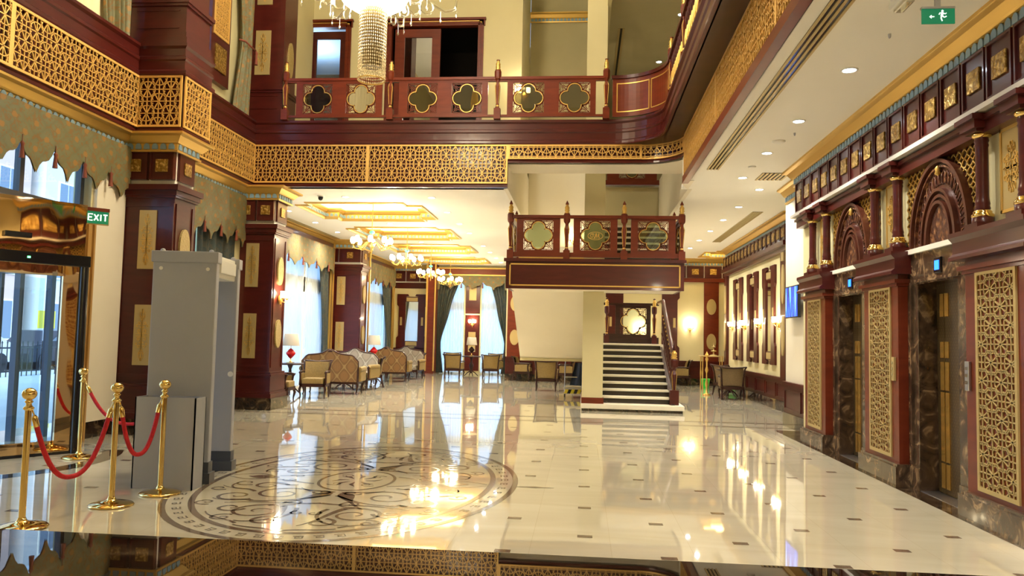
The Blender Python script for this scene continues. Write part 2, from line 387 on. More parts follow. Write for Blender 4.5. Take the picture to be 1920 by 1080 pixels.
# ---------------- ornament generators ----------------
def clip(p, q, W, H):
    x0, y0 = p; x1, y1 = q; dx, dy = x1 - x0, y1 - y0; t0, t1 = 0.0, 1.0
    for a, b in ((-dx, x0), (dx, W - x0), (-dy, y0), (dy, H - y0)):
        if abs(a) < 1e-12:
            if b < 0: return None
        else:
            t = b / a
            if a < 0: t0 = max(t0, t)
            else: t1 = min(t1, t)
    return None if t0 >= t1 else ((x0 + t0 * dx, y0 + t0 * dy), (x0 + t1 * dx, y0 + t1 * dy))
def lattice(mb, u0, v0, W, H, s=0.17, bar=0.0118, depth=0.015, border=0.03, style='star', z=0.0, edge=True):
    segs = []; i0 = border * 0.5 if edge else 0; w_, h_ = W - 2 * i0, H - 2 * i0
    if style in ('star', 'tall'):
        a, b_ = (w_, h_) if style == 'star' else (h_, w_)   # 'tall' is the same tiling turned a quarter
        P2 = s * 2; S = []
        nr, nc = int(b_ / s) + 2, int(a / P2) + 2
        oa, ob = (a % P2) / 2 - P2, (b_ % s) / 2 - s
        for j in range(nr + 1): S.append(((0, ob + j * s), (a, ob + j * s)))
        for i in range(2 * nc + 3): S.append(((oa + i * s, 0), (oa + i * s, b_)))
        for j in range(nr + 1):
            for i in range(nc + 2):
                cx, cy = oa + i * P2 + (j % 2) * s, ob + j * s
                if cx < -s or cx > a + s: continue
                for R_, N in ((s * .66, 12),):
                    pp = [(cx + R_ * math.cos(2 * PI * (q + .5) / N), cy + R_ * math.sin(2 * PI * (q + .5) / N)) for q in range(N)]
                    S += [(pp[q], pp[(q + 1) % N]) for q in range(N)]
                for q in (60, 120, 240, 300):
                    t = math.radians(q); r1 = s * 1.02; S.append(((cx, cy), (cx + r1 * math.cos(t), cy + r1 * math.sin(t))))
        segs = S if style == 'star' else [((p[1], p[0]), (q[1], q[0])) for p, q in S]
    elif style == 'ogee':
        p = s * 1.7; n = max(2, int(h_ / (p / 8)))
        k = 0
        while k * s <= w_ + s:
            for sg in (1, -1):
                pts = [(k * s + sg * s * 0.5 * math.sin(2 * PI * (t / n * h_) / p) , t / n * h_) for t in range(n + 1)]
                segs += list(zip(pts[:-1], pts[1:]))
            k += 1
        segs = [x for x in segs]
    for a, b in segs:
        c = clip(a, b, w_, h_)
        if not c: continue
        (x0, y0), (x1, y1) = c; l = math.hypot(x1 - x0, y1 - y0)
        if l < 1e-4: continue
        nx, ny = -(y1 - y0) / l * bar / 2, (x1 - x0) / l * bar / 2
        X0, Y0, X1, Y1 = x0 + u0 + i0, y0 + v0 + i0, x1 + u0 + i0, y1 + v0 + i0
        mb.add([(X0 + nx, Y0 + ny, z + depth), (X1 + nx, Y1 + ny, z + depth), (X1 - nx, Y1 - ny, z + depth), (X0 - nx, Y0 - ny, z + depth),
                (X0 + nx, Y0 + ny, z), (X1 + nx, Y1 + ny, z), (X1 - nx, Y1 - ny, z), (X0 - nx, Y0 - ny, z)],
               [(3, 2, 1, 0), (0, 1, 5, 4), (2, 3, 7, 6)])
    if edge:
        d = depth + 0.004
        for b in ((0, 0, W, border), (0, H - border, W, H), (0, border, border, H - border), (W - border, border, W, H - border)):
            mb.box(u0 + b[0], v0 + b[1], z, u0 + b[2], v0 + b[3], z + d)
def spiral(cx, cy, r0, r1, a0, turns, n=22):
    return [(cx + (r0 + (r1 - r0) * t / n) * math.cos(a0 + 2 * PI * turns * t / n), cy + (r0 + (r1 - r0) * t / n) * math.sin(a0 + 2 * PI * turns * t / n)) for t in range(n + 1)]
def bez(p0, p1, p2, p3, n=12):
    r = []
    for i in range(n + 1):
        t = i / n; a = (1 - t) ** 3; b = 3 * t * (1 - t) ** 2; c = 3 * t * t * (1 - t); d = t ** 3
        r.append((a * p0[0] + b * p1[0] + c * p2[0] + d * p3[0], a * p0[1] + b * p1[1] + c * p2[1] + d * p3[1]))
    return r
def ornament(mb, cx, cy, W, H, wd=0.008, h=0.004, z=0.0):
    """symmetric scroll ornament filling W x H around cx,cy"""
    Q = []
    Q.append((bez((0, 0), (0.1, 0.25), (-0.1, 0.6), (0, 1.0)), 1.2, 0.4))
    for (x, y, r, a, t) in ((0.42, 0.16, 0.30, -2.4, 1.2), (0.38, 0.46, 0.26, -2.6, 1.2), (0.26, 0.72, 0.18, -2.6, 1.1), (0.72, 0.34, 0.2, 2.0, -1.0), (0.16, 0.30, 0.14, 1.0, -1.0)):
        pts = [(px_, cy2) for px_, cy2 in spiral(0, 0, 1, 0.15, a, t, 12)]
        Q.append(([(x + p * r, y + q * r * W / H) for p, q in pts], 1.0, 0.5))
    Q.append((bez((0.02, 0.05), (0.35, 0.0), (0.7, 0.1), (0.9, 0.02)), 1.2, 0.5))
    Q.append((bez((0.0, 0.55), (0.25, 0.6), (0.45, 0.7), (0.35, 0.9)), 1.0, 0.4))
    Q.append((bez((0.0, 0.86), (0.1, 0.8), (0.18, 0.9), (0.12, 1.0)), 1.0, 0.4))
    for sx in (1, -1):
        for sy in (1, -1):
            for pts, a, b in Q:
                mb.ribbon([(cx + sx * p * W / 2, cy + sy * q * H / 2) for p, q in pts], wd * a, wd * b, z, h)
# ================= FLOOR =================
ZC = 4.2      # lower ceiling
ZU = 5.46     # upper floor
XL, XR = -6.5, 3.42
mb = MB(); mb.box(-8.0, -5.0, -0.12, 6.2, 30.4, 0.0)
floor = struct('floor', mb, [FLOORM])
MX, MY, MA, MBB = -2.2, 7.64, 1.587, 2.355
mb = MB()
for j in range(-6, 44):
    for i in range(-14, 10):
        if (i + j) % 2: continue
        x, y = 0.04 + 0.56 * i, 5.84 + 0.485 * j
        if x < -6.3 or x > 3.1 or y > 26 or y < 1.5: continue
        if ((x - MX) / (MA + .12)) ** 2 + ((y - MY) / (MBB + .12)) ** 2 < 1: continue
        if 13.5 < y < 14.65 or (-0.15 < x < 2.15 and y > 15.6 and y < 19.6): continue
        mb.add([(x - .055, y - .036, .0012), (x + .055, y - .036, .0012), (x + .055, y + .036, .0012), (x - .055, y + .036, .0012)], [(0, 1, 2, 3)])
for y0, y1 in ((13.66, 13.74), (14.40, 14.50), (13.80, 13.815), (14.30, 14.315)):
    mb.add([(-6.4, y0, .0012), (3.6, y0, .0012), (3.6, y1, .0012), (-6.4, y1, .0012)], [(0, 1, 2, 3)])
inl = build('tile_inlay', mb, INLAY, floor)
mb = MB()
mb.add([(3.2, -2, .0014), (3.9, -2, .0014), (3.9, 13.4, .0014), (3.2, 13.4, .0014)], [(0, 1, 2, 3)])
build('border_inlay', mb, DMARB, floor)
# oval medallion
mb = MB()
def ell(a, b, n=96): return [(MX + a * math.cos(2 * PI * k / n), MY + b * math.sin(2 * PI * k / n)) for k in range(n + 1)]
def ering(a, b, w_):
    n = 96; A = ell(a, b); B = ell(a - w_, b - w_)
    mb.add([(*p, .0016) for p in A] + [(*p, .0016) for p in B], [(i, i + 1, n + 2 + i, n + 1 + i) for i in range(n)])
ering(MA, MBB, .055); ering(1.36, 2.12, .055); ering(0.37, 0.53, .03)
for k in range(64):   # key pattern
    t = 2 * PI * (k + .5) / 64; a, b = 1.45, 2.21
    cx, cy = MX + a * math.cos(t), MY + b * math.sin(t); tx, ty = -a * math.sin(t), b * math.cos(t); l = math.hypot(tx, ty); tx /= l; ty /= l
    def P(u, v): return (cx + tx * u + ty * v, cy + ty * u - tx * v)
    q = [(-.04, -.03), (.03, -.03), (.03, .03), (-.02, .03), (-.02, 0), (.01, 0)]
    mb.ribbon([P(*e) for e in q], .014, z=.0016)
def mm(p, q): return (MX + 1.33 * p, MY + 2.08 * q)
QS = []
def sp(x, y, r, a0, t, w0=.028, w1=.01): QS.append(([(x + p * r, y + q * r * 0.64) for p, q in spiral(0, 0, 1, .12, a0, t, 26)], w0, w1))
sp(.36, .36, .20, -2.6, 1.45); sp(.30, .70, .19, -2.2, 1.5); sp(.62, .44, .15, 2.6, -1.3); sp(.16, .84, .10, -1.5, 1.2); sp(.55, .20, .13, -2.9, 1.3)
sp(.50, .66, .10, 3.0, -1.2); sp(.10, .30, .07, 0, 1.2, .02, .01); sp(.74, .16, .09, 2.4, -1.1, .02, .008); sp(.12, .10, .06, .5, 1.0, .015, .006)
QS.append((bez((.02, .36), (.10, .40), (.22, .52), (.46, .52)), .03, .012)); QS.append((bez((.0, .52), (.16, .56), (.34, .5), (.60, .58)), .035, .012))
QS.append((bez((.1, .62), (.02, .75), (.2, .9), (.34, .86)), .03, .012)); QS.append((bez((.27, .12), (.40, .10), (.45, .06), (.62, .04)), .02, .01))
QS.append((bez((.68, .04), (.8, .10), (.86, .06), (.97, .02)), .018, .008)); QS.append((bez((.62, .3), (.8, .32), (.84, .2), (.78, .12)), .02, .008))
QS.append((bez((.30, .9), (.42, .82), (.52, .84), (.60, .74)), .022, .008)); QS.append((bez((.0, .98), (.1, .94), (.2, .96), (.3, .92)), .026, .01))
sp(.20, .52, .09, 1.0, 1.3, .022, .008); sp(.48, .05, .06, 0, 1.1, .016, .006); sp(.44, .82, .08, -2.0, 1.3, .022, .008); sp(.72, .58, .08, 2.2, -1.2, .02, .008); sp(.84, .30, .07, 2.6, -1.1, .018, .008); sp(.05, .70, .05, -1.2, 1.1, .018, .006)
QS.append((bez((.03, .30), (.12, .26), (.24, .30), (.30, .22)), .05, .008)); QS.append((bez((.46, .52), (.58, .48), (.66, .56), (.74, .50)), .03, .006)); QS.append((bez((.20, .60), (.12, .72), (.16, .80), (.06, .90)), .05, .008))
QS.append((bez((.56, .34), (.66, .26), (.74, .32), (.86, .24)), .028, .006)); QS.append((bez((.36, .16), (.44, .20), (.5, .12), (.58, .16)), .024, .006))
for sx in (1, -1):
    for sy in (1, -1):
        for pts, a, b in QS: mb.ribbon([mm(sx * p, sy * q) for p, q in pts], a * 1.35, b * 1.5, z=.0016)
        # horn shaped wings above and below the centre ring
        wing = bez((.03, .31), (.10, .33), (.12, .46), (.30, .60), 14)
        mb.ribbon([mm(sx * p, sy * q) for p, q in wing], [.03 + .17 * math.sin(PI * min(1, i / 10)) * (1 - i / 16) for i in range(15)], z=.0016)
for sx in (1, -1):   # teardrop and pointed end
    pts = [mm(sx * p, 0) for p in (.60, .66, .72, .78, .84)]
    mb.ribbon(pts, [.03, .13, .17, .13, .01], z=.0016)
    pts = [(MX + sx * (MA + q), MY) for q in (0, .1, .18, .24, .36)]; mb.ribbon(pts, [.02, .05, .09, .04, .01], z=.0016)
for k in range(8):
    t = 2 * PI * k / 8; mb.ribbon([(MX + .08 * math.cos(t), MY + .1 * math.sin(t)), (MX + .17 * math.cos(t), MY + .22 * math.sin(t)), (MX + .24 * math.cos(t + .25), MY + .33 * math.sin(t + .25))], [.01, .045, .008], z=.0016)
build('medallion_inlay', mb, INLAY, floor)
# dark curved threshold in front of the revolving door
mb = MB(); pts = [(-6.9 + 1.62 * math.cos(a), 8.0 + 1.62 * math.sin(a)) for a in [(-0.9 + 1.5 * i / 24) for i in range(25)]]
mb.ribbon(pts, .22, z=.0014); build('threshold_inlay', mb, DMARB, floor)

# ================= CEILINGS =================
COFF = [(-6.15, -3.5, y, y + 2.4) for y in (15.8, 19.4, 23.0, 26.6)] + [(3.75, 5.0, 23.9, 25.9)]
def plus(c):
    x0, x1, y0, y1 = c; n = .32
    return [(x0, x1, y0 + n, y1 - n), (x0 + n, x1 - n, y0, y1)]
def ceil_cells(mb, X0, X1, Y0, Y1, z, t, holes):
    xs = sorted({X0, X1, *[v for h in holes for v in h[:2]]}); ys = sorted({Y0, Y1, *[v for h in holes for v in h[2:]]})
    xs = [v for v in xs if X0 <= v <= X1]; ys = [v for v in ys if Y0 <= v <= Y1]
    for i in range(len(xs) - 1):
        for j in range(len(ys) - 1):
            cx, cy = (xs[i] + xs[i + 1]) / 2, (ys[j] + ys[j + 1]) / 2
            if any(h[0] < cx < h[1] and h[2] < cy < h[3] for h in holes): continue
            mb.box(xs[i], ys[j], z, xs[i + 1], ys[j + 1], z + t)
mb = MB()
holes = [h for c in COFF for h in plus(c)]
ceil_cells(mb, -7.6, -1.43, 14.16, 30.4, ZC, .08, holes)
mb.box(-1.43, 19.6, ZC, 1.86, 30.4, ZC + .08)
ceil_cells(mb, 1.86, 6.2, 14.16, 30.4, ZC, .08, holes)
mb.box(1.74, -5, ZC, 6.2, 14.16, ZC + .08)
ceiling = struct('ceiling', mb, CEIL)
def coffer(c, label):
    x0, x1, y0, y1 = c; n = .32
    poly = [(x0 + n, y0), (x0 + n, y0 + n), (x0, y0 + n), (x0, y1 - n), (x0 + n, y1 - n), (x0 + n, y1), (x1 - n, y1), (x1 - n, y1 - n), (x1, y1 - n), (x1, y0 + n), (x1 - n, y0 + n), (x1 - n, y0)]
    r = sroot('ceiling_coffer', ((x0 + x1) / 2, (y0 + y1) / 2, ZC), label)
    # travelling with the hole on the right
    mb = MB(); P = poly
    area = sum(P[i][0] * P[(i + 1) % 12][1] - P[(i + 1) % 12][0] * P[i][1] for i in range(12))
    if area > 0: P = P[::-1]
    mb.sweep(P, [(-.06, ZC - .025), (-.02, ZC - .035), (0.0, ZC), (0.02, ZC + .02), (0.02, ZC + .12), (.05, ZC + .14), (.09, ZC + .19), (.09, ZC + .22), (-.02, ZC + .22), (-.02, ZC + .01), (-.06, ZC - .0)], closed=True)
    build('gold_molding', mb, GOLD, r)
    mb = MB(); tongues(mb, P, ZC + .03, .075, .10, .025, closed=True); build('blue_tongues', mb, BLUE, r)
    mb = MB(); mb.sweep(P, [(-.28, ZC + .09), (-.28, ZC + .5), (-.33, ZC + .5), (-.33, ZC + .09)], closed=True)
    mb.box(x0 - .33, y0 - .33, ZC + .5, x1 + .33, y1 + .33, ZC + .55); build('recess', mb, CEIL, r)
    mb = MB(); mb.sweep(P, [(-.22, ZC + .10), (-.22, ZC + .15), (-.08, ZC + .15), (-.08, ZC + .10)], closed=True); build('cove_light', mb, COVE, r)
    return r
def tongues(mb, path, z0, w_, pitch, off, closed=False, h=.075):
    n = len(path)
    for i in range(n if closed else n - 1):
        a = Vector(path[i]); b = Vector(path[(i + 1) % n]); d = b - a; L = d.length
        if L < .06: continue
        d /= L; nn = Vector((d.y, -d.x)); k = max(1, int(L / pitch)); g = L / k
        for q in range(k):
            c = a + d * (g * (q + .5))
            prof = [(-w_ / 2, 0)] + [(w_ / 2 * math.cos(PI - t * PI / 5), h * .45 + h * .55 * math.sin(t * PI / 5)) for t in range(6)] + [(w_ / 2, 0)]
            vs_ = []
            for e in (off, off + .012):
                for u, v in prof:
                    p = c + d * u + nn * e; vs_.append((p.x, p.y, z0 + v))
            m_ = len(prof)
            mb.add(vs_, [tuple(range(m_, 2 * m_))] + [(j, (j + 1) % m_, m_ + (j + 1) % m_, m_ + j) for j in range(m_)])
for c, l in zip(COFF, ('nearest gold coffer of the lounge ceiling', 'second gold coffer of the lounge ceiling', 'third gold coffer of the lounge ceiling', 'farthest gold coffer of the lounge ceiling', 'small gold coffer beyond the mirror wall')):
    coffer(c, l)

# upper ceilings and shell
mb = MB()
mb.box(.49, 14.2, 8.6, 6.2, 24, 8.68); mb.box(1.3, -5.1, 8.6, 6.2, 14.2, 8.68); mb.box(1.3, 24, 8.6, 6.2, 30.4, 8.68)
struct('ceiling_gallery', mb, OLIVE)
mb = MB(); mb.box(-9.5, -5, 11.4, 1.3, 20.3, 11.5); struct('ceiling_atrium', mb, CEIL)
mb = MB(); mb.box(1.22, -5, 8.4, 1.3, 14.2, 11.4); mb.box(.41, 14.2, 8.4, .49, 20.2, 11.4); mb.box(.41, 14.12, 8.4, 1.3, 14.2, 11.4); struct('wall_clerestory', mb, CREAM)
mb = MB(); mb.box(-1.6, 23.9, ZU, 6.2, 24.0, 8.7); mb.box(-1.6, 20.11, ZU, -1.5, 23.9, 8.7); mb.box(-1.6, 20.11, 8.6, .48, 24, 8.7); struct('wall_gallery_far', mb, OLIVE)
mb = MB(); mb.box(6.1, -5, 0, 6.2, 30.4, 8.6); struct('wall_east', mb, CREAM)
mb = MB(); mb.box(-9.5, -5.1, 0, 6.2, -5, 11.4); struct('wall_behind', mb, CREAM)
mb = MB(); mb.box(1.86, -5, ZU - .16, 6.2, 24, ZU); mb.box(-1.43, 14.2, 4.72, 1.86, 15.05, ZU); mb.box(-7.6, 14.2, ZU - .16, -1.43, 24, ZU); mb.box(-1.43, 19.75, ZU - .16, 1.86, 24, ZU)
struct('floor_upper', mb, CREAMW)

# ---- pieces around the stair void ----
mb = MB(); mb.box(-1.5, 14.16, ZC - .006, -1.424, 19.6, ZU); struct('wall_void_left', mb, CREAMW)
mb = MB(); mb.box(1.852, 14.16, ZC - .006, 1.93, 19.6, ZU); struct('wall_void_right', mb, CREAMW)
mb = MB(); mb.box(-1.43, 19.5, 3.75, 0.0, 19.6, 6.5); struct('wall_void_back', mb, CREAMW)
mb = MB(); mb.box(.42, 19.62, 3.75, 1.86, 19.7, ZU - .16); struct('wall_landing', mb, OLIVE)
mb = MB(); mb.box(0.0, 15.9, 0.27, .42, 18.6, 11.4); struct('wall_stair_pier', mb, CREAM)
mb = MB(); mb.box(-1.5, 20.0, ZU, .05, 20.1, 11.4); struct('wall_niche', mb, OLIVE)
mb = MB(); mb.box(-1.6, 17.651, ZU, -1.502, 20.0, 11.4); struct('wall_niche_left', mb, CREAM)

# upper back wall with two door openings
mb = MB(); yb = 17.5
for x0, x1, z0, z1 in ((-9.5, -7.0, ZU, 11.4), (-7.0, -5.6, 8.75, 11.4), (-5.6, -4.65, ZU, 11.4), (-4.65, -2.45, 8.75, 11.4), (-2.45, -1.5, ZU, 11.4)):
    mb.box(x0, yb, z0, x1, yb + .15, z1)
struct('wall_upper_back', mb, CREAM)
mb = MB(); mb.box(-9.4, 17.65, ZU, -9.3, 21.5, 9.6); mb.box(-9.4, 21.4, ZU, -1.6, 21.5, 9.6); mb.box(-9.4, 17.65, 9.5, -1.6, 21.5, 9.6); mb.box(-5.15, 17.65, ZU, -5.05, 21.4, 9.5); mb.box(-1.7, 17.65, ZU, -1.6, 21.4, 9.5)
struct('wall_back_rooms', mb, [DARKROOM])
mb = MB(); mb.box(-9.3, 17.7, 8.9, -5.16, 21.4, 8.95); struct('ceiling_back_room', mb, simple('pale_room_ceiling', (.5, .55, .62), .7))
lamp('room_lamp', 'AREA', (-7.2, 19.2, 8.2), 30, (.55, .75, 1.0), size=1.2, rot=(PI, 0, 0))
def door_frame(x0, x1, ztop, name, label):
    r = sroot(name, ((x0 + x1) / 2, yb, ZU), label); mb = MB()
    for a, b in ((0, .12), (.04, .03)):
        pass
    t = .13
    mb.box(x0, yb - .05, ZU, x0 + t, yb + .1, ztop); mb.box(x1 - t, yb - .05, ZU, x1, yb + .1, ztop); mb.box(x0 - .03, yb - .05, ztop - t, x1 + .03, yb + .1, ztop); mb.box(x0 - .05, yb - .08, ztop, x1 + .05, yb + .1, ztop + .05)
    for o in (.03, .07): mb.box(x0 + o, yb - .065, ZU, x0 + o + .02, yb - .05, ztop - .08); mb.box(x1 - o - .02, yb - .065, ZU, x1 - o, yb - .05, ztop - .08); mb.box(x0 + .1, yb - .065, ztop - o - .02, x1 - .1, yb - .05, ztop - o)
    build('door_frame', mb, WOODR, r)
    mb = MB()
    for x in (x0 + .065, x1 - .065): mb.lathe([(0, -.02), (.03, -.01), (.03, .01), (0, .02)], x, yb - .06, ztop - .065, 10)
    mb.box(x0 + .1, yb - .068, ztop - .045, x1 - .1, yb - .05, ztop - .03); build('gold_rosette', mb, GOLD, r)
    return r
d1 = door_frame(-7.0, -5.55, 8.8, 'door_1', 'upper double door with a blue lit room behind')
mb = MB(); 
for b in ((-6.55, 17.55, ZU, -6.4, 17.6, 8.6), (-5.83, 17.55, ZU, -5.7, 17.6, 8.6), (-6.4, 17.55, 8.42, -5.83, 17.6, 8.6), (-6.4, 17.55, ZU, -5.83, 17.6, 5.9)): mb.box(*b)
build('door_leaf', mb, WOOD, d1); mb = MB(); mb.box(-6.4, 17.57, 5.9, -5.83, 17.58, 8.42); build('pane', mb, GLASS, d1)
d2 = door_frame(-4.7, -2.4, 8.8, 'door_2', 'wide upper doorway with one sliding mirrored leaf')
mb = MB()
for b in ((-4.5, 17.52, ZU, -4.27, 17.58, 8.62), (-3.62, 17.52, ZU, -3.42, 17.58, 8.62), (-4.27, 17.52, 8.42, -3.62, 17.58, 8.62), (-4.27, 17.52, ZU, -3.62, 17.58, 5.9)): mb.box(*b)
build('door_leaf', mb, WOODR, d2); mb = MB(); mb.box(-4.27, 17.54, 5.9, -3.62, 17.56, 8.42); build('pane', mb, BGLASS, d2)

# niche cornice
def cornice(name, path, z=ZC, label=None, closed=False, sc=1.0, parent=None):
    mb = MB()
    pr = [(0, -.26), (.03, -.26), (.035, -.235), (.015, -.225), (.015, -.145), (.04, -.135), (.055, -.12), (.07, -.10), (.11, -.05), (.16, -.035), (.17, -.03), (.17, 0), (0, 0)]
    mb.sweep(path, [(o * sc, z + q * sc) for o, q in pr], closed)
    mb.cur = 1; tongues(mb, path, z - .222 * sc, .085 * sc, .105 * sc, .018 * sc, closed, .082 * sc)
    return build(name, mb, [GOLD, BLUE], parent) if parent else struct(name, mb, [GOLD, BLUE], label)
cornice('trim_niche', [(-1.5, 19.98), (0.03, 19.98)], 9.98, 'gold and blue cornice high in the upper niche', sc=.9)

# ================= LEFT WALL (entrance side) =================
mb = MB()
for y0, y1, z0, z1 in ((-5, 5.9, 0, 2.95), (9.62, 10.35, 0, ZC), (-5, 2, 2.95, ZC), (2, 9.62, 4.02, ZC), (10.35, 11.1, 0, ZC), (11.1, 13.9, 4.0, ZC), (13.9, 14.75, 0, ZC)):
    mb.box(XL - .25, y0, z0, XL, y1, z1)
for y0, y1, z0, z1 in ((-5, 14.75, ZC, 5.3), (-5, 3.5, 5.3, 11.4), (3.5, 9.9, 8.8, 11.4), (9.9, 11.0, 5.3, 11.4), (11.0, 12.35, 9, 11.4), (12.35, 17.5, 5.3, 11.4), (3.5, 9.9, 5.3, 5.5), (11.0, 12.35, 5.3, 5.5)):
    mb.box(XL - .15, y0, z0, XL + .02, y1, z1)
struct('wall_left', mb, CREAM)
mb = MB(); mb.box(-7.6, 14.5, 0, XL, 14.75, ZC); struct('wall_lounge_return', mb, CREAM)
# glazing above the door
w1 = sroot('window_1', (XL - .1, 5.8, 2.95), 'transom window above the revolving door')
mb = MB()
for y in (2.0, 3.9, 5.8, 7.3, 8.45, 9.55): mb.box(XL - .16, y - .035, 2.95, XL - .08, y + .035, 4.02)
mb.box(XL - .16, 2, 2.95, XL - .06, 9.62, 3.02); mb.box(XL - .16, 2, 3.96, XL - .08, 9.62, 4.02); build('window_frame', mb, DGREY, w1)
mb = MB(); mb.box(XL - .13, 2, 3.0, XL - .125, 9.6, 3.98); build('pane', mb, GLASS, w1)
w2 = sroot('window_2', (XL - .1, 12.5, 0), 'tall window between the two lobby pillars')
mb = MB()
for y in (11.12, 12.5, 13.88): mb.box(XL - .16, y - .04, 0, XL - .06, y + .04, 4.0)
mb.box(XL - .16, 11.1, 0, XL - .06, 13.9, .12); build('window_frame', mb, WOOD, w2)
mb = MB(); mb.box(XL - .12, 11.1, .1, XL - .115, 13.9, 4.0); build('pane', mb, GLASS, w2)
mb = MB()
for z in (0, .08): pass
mb.box(XL - .02, 9.62, 0, XL + .03, 10.33, .22); mb.box(XL - .02, 10.9, 0, XL + .03, 14.1, .22); struct('baseboard_left', mb, DMARB)

# lounge left wall with two window bays
XW = -7.4
mb = MB()
for y0, y1, z0, z1 in ((14.75, 15.2, 0, ZC), (15.2, 21.7, 4.05, ZC), (21.7, 23.3, 0, ZC), (23.3, 29.2, 4.05, ZC), (29.2, 30.1, 0, ZC)): mb.box(XW - .2, y0, z0, XW, y1, z1)
struct('wall_lounge_left', mb, CREAM)
def bay(name, y0, y1, muls, label):
    r = sroot(name, (XW, (y0 + y1) / 2, 0), label); mb = MB()
    for y in muls: mb.box(XW - .14, y - .05, 0, XW - .06, y + .05, 4.05)
    mb.box(XW - .14, y0, 2.55, XW - .06, y1, 2.95); mb.box(XW - .14, y0, 0, XW - .06, y1, .1); build('window_frame', mb, LIGHTW, r)
    mb = MB(); mb.box(XW - .11, y0, .05, XW - .105, y1, 4.05); build('pane', mb, GLASS, r)
    mb = MB()   # wooden surround
    mb.box(XW, y0, 3.88, XW + .14, y1, 4.05)
    mb.box(XW, y1 - .02, 0, XW + .14, y1 + .22, 4.05); mb.box(XW, y0 - .22, 0, XW + .14, y0 + .02, 4.05); build('surround', mb, WOOD, r)
    mb = MB(); mb.box(XW + .13, y0, 3.86, XW + .165, y1, 3.9); mb.box(XW + .13, y1 - .04, 0, XW + .175, y1, 3.9); mb.box(XW + .13, y1 + .17, 0, XW + .175, y1 + .22, 4.05); build('gold_edge', mb, GOLD, r)
    return r
bay('window_3', 15.2, 21.75, (15.3, 17.4, 20.2, 21.65), 'first window bay of the lounge, behind the sofas')
bay('window_4', 23.4, 29.1, (23.5, 25.2, 27.2, 29.0), 'second window bay of the lounge, past the far pillar')

# far wall with mirror niche and window pair (Y = 30)
YF = 30.0
mb = MB()
for x0, x1, z0, z1 in ((-7.6, -5.55, 0, ZC), (-5.55, -4.6, 3.95, ZC), (-4.6, -3.95, 0, ZC), (-3.95, -3.0, 3.95, ZC), (-3.0, -2.45, 0, ZC)): mb.box(x0, YF, z0, x1, YF + .2, z1)
struct('wall_far', mb, CREAM)
mb = MB(); mb.box(-2.6, 26.3, 0, 6.2, 26.45, ZC); mb.box(-2.6, 26.45, 0, -2.45, 30, ZC); struct('wall_back', mb, CREAM)
w5 = sroot('window_5', (-4.27, YF, 0), 'pair of tall windows at the far end of the lounge')
mb = MB()
for x0, x1 in ((-5.55, -4.6), (-3.95, -3.0)):
    mb.box(x0, YF + .1, 2.45, x1, YF + .16, 2.8); mb.box(x0, YF + .1, 0, x1, YF + .16, .1); mb.box((x0 + x1) / 2 - .03, YF + .1, 0, (x0 + x1) / 2 + .03, YF + .16, 3.95)
build('window_frame', mb, LIGHTW, w5)
mb = MB(); mb.box(-5.55, YF + .13, .05, -4.6, YF + .135, 3.95); mb.box(-3.95, YF + .13, .05, -3.0, YF + .135, 3.95); build('pane', mb, GLASS, w5)
mb = MB(); mb.box(-4.55, YF - .06, .12, -4.0, YF, 3.7); build('pier_panel', mb, WOOD, w5)
mb = MB(); 
for z in ((2.85, 3.45), (1.25, 1.62), (.85, 1.1)): mb.box(-4.42, YF - .075, z[0], -4.14, YF - .06, z[1])
build('gold_plaque', mb, CHAMP, w5)
mb = MB(); mb.box(-4.62, YF - .07, 2.28, -3.93, YF - .01, 2.33); mb.box(-4.62, YF - .07, 0.1, -4.57, YF - .01, 3.95); mb.box(-3.98, YF - .07, 0.1, -3.93, YF - .01, 3.95); build('gold_rail', mb, CREAM, w5)
mb = MB(); mb.box(-5.75, YF - .3, 3.82, -2.6, YF, ZC - .1); struct('trim_window_pelmet', mb, WOODR)
mb = MB(); mb.box(-5.75, YF - .33, 3.80, -2.6, YF - .3, 3.84); mb.box(-5.75, YF - .33, 4.06, -2.6, YF - .3, 4.1); struct('trim_pelmet_gold', mb, GOLD)
mb = MB(); mb.box(-6.0, 29.4, .0, -5.65, 30, ZC); struct('column_far', mb, WOODR)
mb = MB(); mb.box(-6.02, 29.36, .1, -5.95, 29.4, ZC); mb.box(-5.69, 29.36, .1, -5.64, 29.4, ZC); struct('trim_column_gold', mb, GOLD)

# wainscot and base on the far and side walls
def wains(name, F, W, h=.78, panels=3, base=.22, label=None):
    mb = MB(); mb.M = F; mb.box(0, base, 0, W, h - .06, .03); mb.box(0, h - .06, 0, W, h, .07); mb.box(0, h - .1, 0, W, h - .06, .045)
    for k in range(panels):
        a, b = W * k / panels + .06, W * (k + 1) / panels - .06
        for q in ((a, base + .06, b, base + .08), (a, h - .16, b, h - .14), (a, base + .06, a + .02, h - .14), (b - .02, base + .06, b, h - .14)): mb.box(q[0], q[1], .03, q[2], q[3], .045)
    mb.cur = 1; mb.box(0, 0, 0, W, base, .055)
    return struct(name, mb, [WOOD, DMARB], label)
wains('trim_wainscot_back', F_front(-2.6, 26.3, 0), 8.7, .80, 9)
wains('trim_wainscot_mirror', F_front(-7.4, YF, 0), 1.4, .95, 2)

